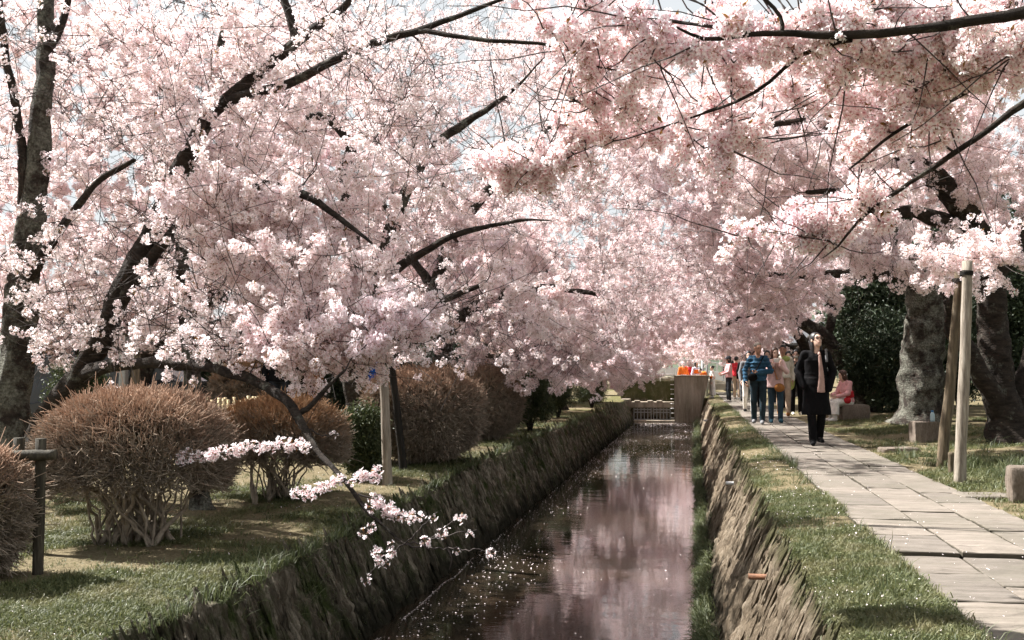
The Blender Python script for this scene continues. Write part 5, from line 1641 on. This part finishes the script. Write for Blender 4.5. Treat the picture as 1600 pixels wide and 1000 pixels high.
# ------------------------------------------------------------------ people (surface nets over blended solids)
def surface_nets(F, org, h):
    Sg = F < 0
    nx, ny, nz = F.shape
    cnt = np.zeros((nx - 1, ny - 1, nz - 1), np.int8)
    for i in (0, 1):
        for j in (0, 1):
            for k in (0, 1):
                cnt += Sg[i:nx - 1 + i, j:ny - 1 + j, k:nz - 1 + k]
    act = (cnt > 0) & (cnt < 8)
    I = np.argwhere(act)
    idx = -np.ones(cnt.shape, np.int64)
    idx[act] = np.arange(len(I))
    acc = np.zeros((len(I), 3))
    num = np.zeros(len(I))
    cs = [(i, j, k) for i in (0, 1) for j in (0, 1) for k in (0, 1)]
    for a in cs:
        for ax in range(3):
            if a[ax] == 0:
                b = list(a)
                b[ax] = 1
                fa = F[I[:, 0] + a[0], I[:, 1] + a[1], I[:, 2] + a[2]]
                fb = F[I[:, 0] + b[0], I[:, 1] + b[1], I[:, 2] + b[2]]
                m = (fa < 0) != (fb < 0)
                t = np.where(m, fa / np.where(m, fa - fb, 1), 0)
                pnt = np.array(a, float)[None] + t[:, None] * (np.array(b) - np.array(a))[None]
                acc += np.where(m[:, None], pnt, 0)
                num += m
    V = org + h * (I + acc / num[:, None])
    Q = []
    for ax in range(3):
        o1, o2 = (ax + 1) % 3, (ax + 2) % 3
        sl0 = [slice(1, -1)] * 3
        sl0[ax] = slice(0, -1)
        sl1 = list(sl0)
        sl1[ax] = slice(1, None)
        a, b = Sg[tuple(sl0)], Sg[tuple(sl1)]
        E = np.argwhere(a != b)
        if not len(E):
            continue
        inside = a[tuple(E.T)]
        E = E.copy()
        E[:, o1] += 1
        E[:, o2] += 1
        def cell(d1, d2):
            c = E.copy()
            c[:, o1] += d1
            c[:, o2] += d2
            return idx[c[:, 0], c[:, 1], c[:, 2]]
        q = np.stack([cell(-1, -1), cell(0, -1), cell(0, 0), cell(-1, 0)], -1)
        q[~inside] = q[~inside][:, ::-1]
        Q.append(q[(q >= 0).all(1)])
    return V, np.concatenate(Q)
def sd(P, pr):
    k = pr[0]
    if k in 'ct':
        A, B = np.array(pr[1], float), np.array(pr[2], float)
        ab = B - A
        L2 = (ab ** 2).sum() + 1e-12
        t0 = ((P - A) @ ab) / L2
        t = np.clip(t0, 0, 1)
        D = P - A - t[..., None] * ab
        if k == 'c':
            return np.linalg.norm(D, axis=-1) - (pr[3] + (pr[4] - pr[3]) * t)
        rx = pr[3][0] + (pr[4][0] - pr[3][0]) * t
        ry = pr[3][1] + (pr[4][1] - pr[3][1]) * t
        ex = (t0 - t) * math.sqrt(L2)
        z = ab / math.sqrt(L2)
        X = np.array([1.0, 0, 0]) - z * z[0]
        X /= np.linalg.norm(X)
        Yv = np.cross(z, X)
        d = (np.sqrt((D @ X / rx) ** 2 + (D @ Yv / ry) ** 2) - 1) * np.minimum(rx, ry)
        return np.where(np.abs(ex) > 1e-6, np.sqrt(np.maximum(d, 0) ** 2 + ex ** 2) + np.minimum(d, 0) * 0, d)
    C, rr = np.array(pr[1], float), np.array(pr[2], float)
    D = P - C
    if len(pr) > 3 and pr[3] is not None:
        D = D @ pr[3]
    q = D / rr
    n = np.linalg.norm(q, axis=-1)
    return (n - 1) * n / (np.linalg.norm(q / rr, axis=-1) + 1e-9)
def sdf_mesh(prims, h, k=0.02, sub=(), cuts=(), wob=0.0, seed=0, quilt=0.0):
    lo, hi = np.full(3, 1e9), np.full(3, -1e9)
    for p in prims:
        if p[0] == 'e':
            m = max(p[2])
            pts = [(np.array(p[1]) - m), (np.array(p[1]) + m)]
        else:
            m = max(np.max(p[3]), np.max(p[4]))
            pts = [np.minimum(p[1], p[2]) - m, np.maximum(p[1], p[2]) + m]
        lo, hi = np.minimum(lo, pts[0]), np.maximum(hi, pts[1])
    lo, hi = lo - 3 * h, hi + 3 * h
    n = np.ceil((hi - lo) / h).astype(int) + 1
    g = np.stack(np.meshgrid(*[lo[i] + h * np.arange(n[i]) for i in range(3)], indexing='ij'), -1)
    F = None
    for p in prims:
        d = sd(g, p)
        if F is None:
            F = d
        else:
            q = np.clip(0.5 + 0.5 * (d - F) / k, 0, 1)
            F = d * (1 - q) + F * q - k * q * (1 - q)
    for p in sub:
        F = np.maximum(F, -sd(g, p))
    for (c, nrm) in cuts:
        F = np.maximum(F, (g - np.array(c)) @ np.array(nrm, float))
    if wob:
        F = F + wob * fbm(g[..., 0] * 9 + seed, g[..., 1] * 9, g[..., 2] * 6, 3, seed)
    if quilt:
        F = F + quilt * np.abs(np.sin(g[..., 2] * math.pi / 0.075))
        F = F - quilt * 0.5
    F[0], F[-1], F[:, 0], F[:, -1], F[:, :, 0], F[:, :, -1] = 1, 1, 1, 1, 1, 1
    return surface_nets(F, lo, h)
def hand_verts(curl, h=0.006):
    """wrist at the origin, fingers towards -Z, thumb towards -Y, palm facing -X"""
    pr = [('t', (0, 0, 0.01), (0, 0, -0.085), (0.015, 0.030), (0.014, 0.042))]
    for k, (y, L) in enumerate(((-0.031, .068), (-0.010, .078), (0.011, .072), (0.030, .056))):
        p = np.array([0, y, -0.085])
        a = 0.0
        for s in range(3):
            a += curl * (0.5 + 0.25 * s)
            e = p + L * (0.45, 0.32, 0.25)[s] * np.array([-math.sin(a), 0.0, -math.cos(a)])
            pr.append(('c', p, e, 0.0085 - 0.0008 * s, 0.0078 - 0.0008 * s))
            p = e
    b = np.array([-0.006, -0.036, -0.030])
    m_ = b + np.array([-0.016, -0.026, -0.028])
    pr += [('c', b, m_, 0.012, 0.0095), ('c', m_, m_ + np.array([-0.012 - .01 * curl, -0.006, -0.026]), 0.0095, 0.0075)]
    return sdf_mesh(pr, h, 0.006)
HANDS = {c: hand_verts(c) for c in (0.35, 0.85)}

M['skin'] = plain('skin', (0.60, 0.40, 0.31), 0.55, 0.08, 25, 0.35)
M['skin_tan'] = plain('skin_tan', (0.43, 0.24, 0.165), 0.55, 0.08, 25, 0.35)
M['hair_black'] = plain('black_hair', (0.010, 0.008, 0.008), 0.5, 0.3, 60, 0.4)
M['hair_brown'] = plain('brown_hair', (0.05, 0.022, 0.012), 0.5, 0.3, 60, 0.4)
M['hair_grey'] = plain('cropped_grey_hair', (0.13, 0.105, 0.085), 0.7, 0.2, 80, 0.2)
M['lips'] = plain('lips', (0.36, 0.12, 0.10), 0.5, 0.05, 10)
M['eye'] = plain('dark_eye', (0.012, 0.010, 0.009), 0.3, 0.05, 10)
def cloth(name, c, var=0.2, scale=18, bump=0.35):
    t = MT(name, 0.9, 0.1).obj_coords()
    n = t.noise(scale, 4, 0.6, (1, 1, 0.6))
    t.color(t.ramp(n, [(0.3, tuple(v * (1 - var) for v in c)), (0.7, tuple(min(1, v * (1 + var)) for v in c))]))
    t.bump(t.noise(scale * 0.8, 4, 0.6, (1, 1, 0.5)), bump, 0.03)
    return t.m
CL = {k: cloth('cloth_' + k, v) for k, v in dict(black=(0.006, 0.0055, 0.006), blue=(0.028, 0.072, 0.12), jeans=(0.020, 0.032, 0.040), jeans_light=(0.035, 0.06, 0.082), pink=(0.62, 0.33, 0.33), pink_pale=(0.66, 0.46, 0.44),
      beige=(0.42, 0.32, 0.23), white=(0.74, 0.71, 0.66), taupe=(0.36, 0.235, 0.20), red=(0.5, 0.03, 0.04), orange=(0.72, 0.17, 0.03), green=(0.36, 0.42, 0.14), brown=(0.30, 0.13, 0.04), grey=(0.16, 0.16, 0.165), dark=(0.025, 0.027, 0.032),
      lilac=(0.62, 0.60, 0.72), teal=(0.03, 0.075, 0.10), royal=(0.02, 0.10, 0.42), cream=(0.70, 0.66, 0.55)).items()}

def rotm(yaw, pitch, roll=0.0):
    return np.array((Matrix.Rotation(yaw, 3, 'Z') @ Matrix.Rotation(pitch, 3, 'X') @ Matrix.Rotation(roll, 3, 'Y')))
def person(label, loc, rz, height, pose=None, head=(0, 0), skin='skin', hair='hair_black', hair_style='short', top='black', top_len=None, legs='dark', shoes='black', res=0.016, hands=True, group=None,
           extras=None, skirt=None, hat=None, mask=False, glasses=False, seat=False, quilt=0.0):
    k = height / 1.70
    J = dict(pel=(0, 0, .94), wai=(0, .0, 1.08), che=(0, 0, 1.28), nec=(0, .005, 1.44), hed=(0, -.015, 1.585),
             hL=(.09, 0, .90), hR=(-.09, 0, .90), kL=(.10, -.03, .49), kR=(-.10, -.03, .49), aL=(.10, .0, .085), aR=(-.10, 0, .085),
             sL=(.163, .01, 1.375), sR=(-.163, .01, 1.375), eL=(.235, .03, 1.12), eR=(-.235, .03, 1.12), wL=(.235, -.05, .87), wR=(-.235, -.05, .87))
    J.update(pose or {})
    J = {a: np.array(v, float) * k for a, v in J.items()}
    root = thing('person', label, 'person', tuple(loc), rz, group)
    HM = rotm(*head)
    hc = J['hed']
    def hp(v):
        return hc + HM @ (np.array(v, float) * k)
    def HE(c, r_):
        return ('e', hp(c), np.array(r_) * k, HM)
    # one continuous body
    b = [HE((0, .012, .03), (.074, .093, .098)), HE((0, -.022, -.035), (.056, .066, .083)), HE((0, -.062, -.088), (.024, .022, .024)),
         ('c', hp((0, -.088, .018)), hp((0, -.107, -.022)), .008 * k, .0125 * k), HE((0, -.078, .035), (.048, .014, .012)),
         HE((.078, .008, -.005), (.010, .020, .030)), HE((-.078, .008, -.005), (.010, .020, .030)), HE((0, -.085, -.055), (.026, .012, .012)),
         ('c', J['nec'] + np.array([0, 0, -.05]) * k, hp((0, .012, -.06)), .055 * k, .050 * k),
         ('t', J['pel'], J['che'], (.135 * k, .095 * k), (.145 * k, .10 * k)), ('c', J['sL'], J['sR'], .055 * k, .055 * k), ('t', J['che'], J['nec'], (.13 * k, .09 * k), (.05 * k, .05 * k))]
    for s in 'LR':
        b += [('c', J['s' + s], J['e' + s], .045 * k, .036 * k), ('c', J['e' + s], J['w' + s], .037 * k, .025 * k), ('c', J['h' + s], J['k' + s], .075 * k, .052 * k), ('c', J['k' + s], J['a' + s], .050 * k, .036 * k)]
    hres = min(res, 0.014)
    V1, Q1 = sdf_mesh(b, hres, 0.022 * k)
    mb = MB().add(V1, Q1)
    if hands:
        for s in 'LR':
            if (pose or {}).get('hide' + s):
                continue
            d = J['w' + s] - J['e' + s]
            hd = (pose or {}).get('d' + s)
            d = np.array(hd, float) if hd is not None else d
            d /= np.linalg.norm(d)
            z = -d
            fwd = np.array([0, -1.0, 0.15])
            if abs(d[1]) > 0.8:
                fwd = np.array([0, 0, 1.0])
            y = -(fwd - z * (fwd @ z))
            y /= np.linalg.norm(y)
            x = np.cross(y, z)
            if s == 'R':
                x = -x
            HV, HQ = HANDS[0.85 if (pose or {}).get('grip' + s) else 0.35]
            HVt = J['w' + s] + k * (HV[:, :1] * x + HV[:, 1:2] * y + HV[:, 2:] * z)
            mb.add(HVt, HQ if s == 'L' else HQ[:, ::-1])
    link('body', mb.mesh('body'), M[skin], root)
    # face
    if res < 0.02:
        for s in (-1, 1):
            m = MB().lathe([(0, -1), (.7, -.7), (1, 0), (.7, .7), (0, 1)], n=8)
            V = np.concatenate(m.V) * np.array([.014, .008, .006]) * k
            mm = MB().add((V @ HM.T) + hp((s * .031, -.082, .010)), np.concatenate(m.Q))
            link('eye', mm.mesh('eye'), M['eye'], root)
            bro = MB().tube([hp((s * .018, -.090, .034)), hp((s * .032, -.090, .040)), hp((s * .048, -.080, .034))], [.004 * k, .0045 * k, .003 * k], 5)
            link('eyebrow', bro.mesh('eyebrow'), M[hair], root)
        if not mask:
            link('mouth', MB().tube([hp((-.022, -.088, -.056)), hp((0, -.096, -.058)), hp((.022, -.088, -.056))], [.004 * k, .006 * k, .004 * k], 6).mesh('mouth'), M['lips'], root)
    if mask:
        Vm, Qm = sdf_mesh([HE((0, -.045, -.052), (.062, .066, .050))], 0.011, 0.01)
        link('face_mask', MB().add(Vm, Qm).mesh('face_mask'), CL['white'], root)
    if glasses:
        m = MB()
        for s in (-1, 1):
            th = np.linspace(0, 2 * np.pi, 15)
            m.tube(np.array([hp((s * .033 + .025 * math.cos(t), -.104, .008 + .019 * math.sin(t))) for t in th]), .0035, 5)
            m.tube([hp((s * .058, -.102, .012)), hp((s * .078, .0, .014))], .003, 5)
        m.tube([hp((-.008, -.106, .012)), hp((.008, -.106, .012))], .0035, 5)
        link('glasses', m.mesh('glasses'), M['hair_brown'], root)
    # hair
    face_cut = [HE((0, -.112, -.008), (.071, .094, .104))]
    hr = [HE((0, .018, .040), (.085, .100, .100))]
    cuts = []
    if hair_style == 'crop':
        hr = [HE((0, .022, .048), (.078, .096, .088))]
        face_cut = [HE((0, -.10, -.05), (.085, .085, .125))]
    elif hair_style == 'bob':
        hr += [HE((.055, .01, -.05), (.036, .06, .085)), HE((-.055, .01, -.05), (.036, .06, .085)), HE((0, .055, -.04), (.072, .05, .095))]
    elif hair_style == 'long':
        hr += [HE((.068, .045, -.07), (.028, .045, .13)), HE((-.068, .045, -.07), (.028, .045, .13)), HE((0, .07, -.09), (.078, .045, .16))]
    elif hair_style == 'bun':
        hr += [HE((0, .10, .075), (.045, .045, .045))]
    hh = 0.011 if res < 0.02 else 0.016
    Vh, Qh = sdf_mesh(hr, hh, 0.02 * k, sub=face_cut, wob=0.006, seed=int(loc[1] * 10))
    link('hair', MB().add(Vh, Qh).mesh('hair'), M[hair], root)
    if hat:
        Vh, Qh = sdf_mesh([HE((0, .015, .085), (.095, .105, .068)), HE((0, -.0, .062), (.14, .15, .012))], 0.012, 0.01)
        link('hat', MB().add(Vh, Qh).mesh('hat'), CL[hat], root)
    # trousers
    lg = [('t', J['pel'] + np.array([0, 0, .06]) * k, J['pel'] - np.array([0, 0, .04]) * k, (.145 * k, .105 * k), (.16 * k, .115 * k))]
    for s in 'LR':
        lg += [('c', J['h' + s], J['k' + s], .088 * k, .068 * k), ('c', J['k' + s], J['a' + s] + np.array([0, 0, .0]), .067 * k, .056 * k)]
    if skirt:
        for s in 'LR':
            lg = [g for g in lg]
    Vt, Qt = sdf_mesh(lg, res, 0.02 * k, cuts=[((0, 0, .035 * k), (0, 0, -1))], wob=0.006, seed=3)
    link('trousers', MB().add(Vt, Qt).mesh('trousers'), CL[legs], root)
    for s in 'LR':
        a = J['a' + s]
        ft = (pose or {}).get('f' + s, (0.04 if s == 'L' else -0.04, -1.0, -0.02))
        ft = np.array(ft, float)
        ft /= np.linalg.norm(ft)
        sh = [('c', a + np.array([0, .03, -.045]) * k, a + ft * .15 * k + np.array([0, 0, -.05]) * k, .040 * k, .034 * k), ('c', a + np.array([0, .01, -.02]) * k, a + ft * .07 * k + np.array([0, 0, -.035]) * k, .046 * k, .04 * k)]
        Vs, Qs = sdf_mesh(sh, 0.013, 0.02 * k, cuts=[((0, 0, a[2] - .085 * k), (0, 0, -1))])
        link('shoe', MB().add(Vs, Qs).mesh('shoe'), CL[shoes], root)
    # upper garment
    hem = J['pel'] + np.array([0, 0, -.02]) * k
    tp = [('c', J['sL'] + np.array([-.02, 0, 0]) * k, J['sR'] + np.array([.02, 0, 0]) * k, .066 * k, .066 * k), ('t', J['che'], J['wai'], (.175 * k, .128 * k), (.165 * k, .12 * k)), ('t', J['wai'], hem, (.165 * k, .12 * k), (.180 * k, .135 * k)),
          ('c', J['nec'] + np.array([0, .02, -.05]) * k, J['nec'] + np.array([0, .03, -.02]) * k, .080 * k, .068 * k), ('t', J['che'], J['nec'] + np.array([0, 0, -.03]) * k, (.170 * k, .125 * k), (.085 * k, .08 * k))]
    if top_len:
        tp.append(('t', hem + np.array([0, 0, .1]) * k, np.array([0, .01, top_len]) * k, (.18 * k, .135 * k), (.215 * k, .165 * k)))
    for s in 'LR':
        we = J['w' + s] + (J['w' + s] - J['e' + s]) * (0.06 if not (pose or {}).get('hide' + s) else 0.25)
        tp += [('c', J['s' + s], J['e' + s], .062 * k, .054 * k), ('c', J['e' + s], we, .056 * k, .046 * k)]
    cut = [] if top_len is None else [((0, 0, top_len * k), (0, 0, -1))]
    Vc, Qc = sdf_mesh(tp, res, 0.025 * k, sub=[('c', J['nec'] + np.array([0, -.02, .06]) * k, J['nec'] + np.array([0, -.12, -.05]) * k, .058 * k, .036 * k)], cuts=cut, wob=0.011, seed=5, quilt=quilt)
    link('jacket' if top_len is None else 'coat', MB().add(Vc, Qc).mesh('jacket'), CL[top], root)
    if skirt:
        col, z1, wd = skirt
        a = J['wai']
        Vk, Qk = sdf_mesh([('t', a, np.array([0, 0, z1]) * k, (.165 * k, .125 * k), (wd * k, wd * .8 * k))], res, 0.02, cuts=[((0, 0, z1 * k), (0, 0, -1))], wob=0.008)
        link('skirt', MB().add(Vk, Qk).mesh('skirt'), CL[col], root)
    for (nm, prims, col) in (extras or []):
        Ve, Qe = sdf_mesh([tuple(np.array(x) * k if i in (1, 2) else (tuple(np.array(x) * k) if isinstance(x, tuple) else (x * k if isinstance(x, float) else x)) for i, x in enumerate(p)) for p in prims], min(res, 0.013), 0.012)
        link(nm, MB().add(Ve, Qe).mesh(nm), CL[col] if col in CL else M[col], root)
    return root
def stand(px, Y):
    c = at(px, 600, Y)
    z = 0.02 if PX[0] < c[0] < PX[3] and Y < 58 else float(ground_z(c[0], Y))
    return (c[0], Y, z)

WALK = dict(kL=(.095, -.13, .50), aL=(.085, -.20, .09), fL=(.03, -1, .12), kR=(-.10, .02, .49), aR=(-.095, .20, .14), fR=(-.03, -1, -.5), eL=(.235, .10, 1.13), wL=(.23, .07, .89), eR=(-.235, -.02, 1.12), wR=(-.22, -.16, .90))
# the woman in black, looking up
person('woman in a long black coat and glasses looking up at the blossom', stand(1275, 15.75), R(-4), 1.65,
       dict(kL=(.075, -.05, .50), aL=(.045, .14, .12), kR=(-.075, -.07, .49), aR=(-.06, -.09, .085), eR=(-.265, .07, 1.13), wR=(-.21, -.09, .93), eL=(.255, .06, 1.12), wL=(.20, -.08, .90), hideL=1, hideR=1, hed=(.015, -.005, 1.59), fL=(.25, -1, -.12)),
       head=(R(27), R(-17)), hair_style='long', top='black', top_len=.46, legs='black', shoes='black', res=0.011, glasses=True,
       extras=[('scarf', [('t', (.055, -.125, 1.36), (.075, -.165, 1.05), (.022, .014), (.040, .016)), ('t', (.075, -.165, 1.05), (.065, -.185, .80), (.040, .016), (.062, .018)), ('c', (.05, -.10, 1.38), (.03, .06, 1.47), .022, .02)], 'taupe'),
               ('bag_strap', [('t', (.15, -.085, 1.45), (.155, -.125, 1.26), (.022, .012), (.022, .012)), ('c', (.15, -.085, 1.45), (.15, .09, 1.44), .018, .018)], 'grey'),
               ('shoulder_bag', [('e', (.20, .16, 1.02), (.07, .09, .15))], 'black')])
person('man in a blue quilted jacket and jeans holding a phone', stand(1185, 21.9), R(-6), 1.68,
       dict(kL=(.095, -.10, .50), aL=(.075, -.12, .09), kR=(-.10, .0, .49), aR=(-.10, .10, .10), eR=(-.275, .02, 1.13), wR=(-.255, -.13, .90), eL=(.265, -.02, 1.12), wL=(.02, -.21, 1.09), gripR=1, gripL=1, dL=(-1, -.1, -.1), dR=(0.1, -.5, -.8)),
       head=(R(32), R(6)), skin='skin_tan', hair='hair_grey', hair_style='crop', top='blue', legs='jeans', shoes='grey', res=0.013, quilt=0.016,
       extras=[('shoulder_bag', [('e', (-.11, -.165, .985), (.105, .045, .085))], 'black'), ('bag_strap', [('t', (.12, -.115, 1.43), (-.04, -.155, 1.12), (.018, .010), (.018, .010))], 'black'),
               ('phone', [('t', (-.25, -.185, .82), (-.245, -.20, .90), (.032, .008), (.032, .008))], 'black')])
person('woman in a pink patterned jacket holding a phone up to her face', stand(1211, 22.6), R(4), 1.60,
       dict(eR=(-.255, -.06, 1.16), wR=(-.09, -.22, 1.30), eL=(.255, -.06, 1.16), wL=(.10, -.22, 1.28), gripL=1, gripR=1, dR=(.3, -.3, 1), dL=(-.3, -.3, 1), aL=(.10, -.08, .09), kL=(.10, -.09, .49), kR=(-.09, 0, .49)),
       head=(R(10), R(8)), hair='hair_brown', hair_style='bob', top='pink_pale', top_len=.80, legs='jeans_light', shoes='teal', res=0.014,
       extras=[('handbag', [('e', (.07, -.19, .80), (.115, .06, .10))], 'brown'), ('bag_strap', [('t', (-.10, -.13, 1.38), (.03, -.18, .98), (.016, .010), (.016, .010))], 'brown'),
               ('phone', [('t', (.0, -.26, 1.36), (.0, -.265, 1.46), (.07, .008), (.07, .008))], 'white'), ('scarf', [('t', (.03, -.14, 1.36), (.05, -.16, .98), (.06, .016), (.07, .018))], 'taupe')])
person('man with receding hair and beige trousers behind the pink jacket', stand(1224, 26.0), R(0), 1.74, WALK, head=(R(-12), 0), skin='skin_tan', hair_style='crop', top='cream', legs='beige', shoes='brown', res=0.018,
       extras=[('scarf', [('e', (.06, -.10, 1.38), (.10, .05, .07))], 'green')])
person('woman in black with a face mask and a pale green apron skirt', stand(1244, 27.2), R(8), 1.66, dict(eR=(-.25, -.05, 1.14), wR=(-.09, -.20, 1.30), gripR=1, dR=(.3, -.2, 1)), head=(R(-15), 0), hair_style='long', top='black', legs='black', shoes='cream', res=0.018, mask=True,
       extras=[('tote_bag', [('e', (-.17, -.12, .86), (.11, .05, .20))], 'green')])
person('walker in white trousers hidden behind the man in blue', stand(1170, 27.5), R(0), 1.62, WALK, hair_style='bob', top='grey', legs='white', shoes='black', res=0.02)
person('walker in dark trousers just behind the two in front', stand(1199, 25.8), R(0), 1.60, WALK, hair_style='short', top='dark', legs='dark', shoes='dark', res=0.02)
person('person in a pink jacket and black trousers turned to the water', stand(1139, 38.5), R(-75), 1.66, dict(eL=(.23, -.08, 1.13), wL=(.17, -.27, 1.05), eR=(-.23, -.08, 1.13), wR=(-.15, -.26, 1.08)), head=(R(-10), R(10)), hair_style='bob', hat='dark', top='pink', legs='dark', shoes='white', res=0.02)
person('person in black with a grey backpack walking away on the path', stand(1163, 39.5), R(180), 1.74, dict(aL=(.1, .12, .1), aR=(-.1, -.08, .09)), hair_style='short', hat='dark', top='black', legs='grey', shoes='black', res=0.02,
       extras=[('backpack', [('e', (0, .18, 1.22), (.14, .09, .20))], 'grey')])
person('person in a red top between the pink jacket and the backpack', stand(1151, 42.5), R(150), 1.72, None, hair_style='short', top='red', legs='beige', shoes='white', res=0.022)
GO = 'group in orange and white by the concrete pier'
person('person in orange over pale lilac standing first behind the pier', stand(1068, 48.6), R(20), 1.66, None, hair='hair_brown', hair_style='bun', top='orange', legs='lilac', shoes='white', res=0.024, skirt=('lilac', .12, .24), group=GO)
person('person in dark red beside the first one behind the pier', stand(1076, 49.4), R(-30), 1.70, None, hair_style='bun', top='red', legs='dark', shoes='white', res=0.024, group=GO)
person('person in orange sash and white standing behind the pier centre', stand(1088, 48.2), R(40), 1.64, None, hair_style='bob', top='lilac', legs='white', shoes='white', res=0.024, skirt=('white', .12, .24), group=GO,
       extras=[('sash', [('t', (0, 0, 1.14), (0, 0, 1.32), (.19, .15), (.19, .15))], 'orange')])
person('person bending in bright orange at the pier corner', stand(1100, 47.6), R(-60), 1.42, dict(che=(0, -.10, 1.24), nec=(0, -.18, 1.36), hed=(0, -.24, 1.48)), hair_style='short', top='orange', legs='white', shoes='white', res=0.024, group=GO)
person('person in white with an orange band at the top of the grass strip', stand(1113, 46.2), R(-80), 1.40, None, hair_style='bun', top='white', legs='white', shoes='white', res=0.024, skirt=('white', .12, .22), group=GO,
       extras=[('sash', [('t', (0, 0, 1.02), (0, 0, 1.16), (.19, .15), (.19, .15))], 'orange')])
person('walker in a grey coat following the masked woman', stand(1232, 31.0), R(4), 1.70, WALK, hair_style='short', top='grey', top_len=.70, legs='dark', shoes='black', res=0.02)
person('walker in a pale cream jacket far behind the masked woman', stand(1216, 34.0), R(-6), 1.64, WALK, hair_style='bob', top='cream', legs='jeans', shoes='white', res=0.022)
person('walker in dark teal behind the white-trousered one', stand(1180, 33.0), R(4), 1.74, WALK, hair_style='short', top='teal', legs='black', shoes='black', res=0.022)
person('walker in a taupe coat near the person with the backpack', stand(1176, 41.0), R(-4), 1.62, WALK, hair_style='long', top='taupe', top_len=.6, legs='black', shoes='black', res=0.022)
person('walker in black far along the path by the lamp post', stand(1150, 47.5), R(0), 1.72, WALK, hair_style='short', top='black', legs='dark', shoes='black', res=0.024)
# seated woman in pink and white
sx = stand(1325, 24.0)
person('seated woman in a pink top and white skirt holding a brown fan', (sx[0], 24.0, sx[2] - .02), R(-62), 1.60,
       dict(pel=(0, 0, .47), wai=(0, -.03, .60), che=(0, -.07, .78), nec=(0, -.10, .95), hed=(0, -.15, 1.085), hL=(.09, -.02, .45), hR=(-.09, -.02, .45), kL=(.10, -.42, .46), kR=(-.10, -.42, .44), aL=(.10, -.46, .085), aR=(-.09, -.42, .085),
            sL=(.17, -.07, .90), sR=(-.17, -.07, .90), eL=(.22, -.16, .66), eR=(-.22, -.16, .66), wL=(.12, -.36, .60), wR=(-.10, -.38, .62), gripR=1),
       head=(R(-8), R(14)), hair='hair_brown', hair_style='bob', top='pink', legs='white', shoes='white', res=0.016,
       extras=[('skirt', [('t', (0, .02, .50), (0, -.40, .45), (.17, .12), (.20, .12)), ('t', (0, -.42, .46), (0, -.46, .16), (.19, .10), (.21, .13))], 'white'),
               ('sash', [('t', (0, -.02, .56), (0, -.05, .70), (.185, .14), (.185, .14))], 'red'),
               ('fan', [('t', (-.09, -.46, .62), (-.10, -.56, .86), (.02, .008), (.11, .008))], 'brown'), ('handbag', [('e', (.19, -.16, .50), (.05, .10, .08))], 'red')])
# people glimpsed under the boughs on the other bank
person('person in a bright blue jacket seen behind the pale thin prop', stand(583, 18.6), R(70), 1.72, None, hair_style='short', top='royal', legs='dark', shoes='dark', res=0.022)
person('person in a white top seen above the large smooth bush', stand(697, 20.5), R(120), 1.70, None, hair_style='bob', top='white', legs='brown', shoes='dark', res=0.022)
person('dark-haired person in black glimpsed over the brown bush', stand(436, 16.5), R(20), 1.72, None, hair_style='bob', top='black', legs='dark', shoes='dark', res=0.02)
person('person in a rust red top glimpsed beyond the hanging spray', stand(494, 19), R(-50), 1.72, None, hair_style='short', top='brown', legs='dark', shoes='dark', res=0.022)
person('person in white with a red collar glimpsed through blossom by the fence', stand(352, 17.8), R(60), 1.62, None, hair_style='bob', top='white', legs='dark', shoes='dark', res=0.022, extras=[('collar', [('e', (0, -.04, 1.44), (.08, .08, .03))], 'red')])
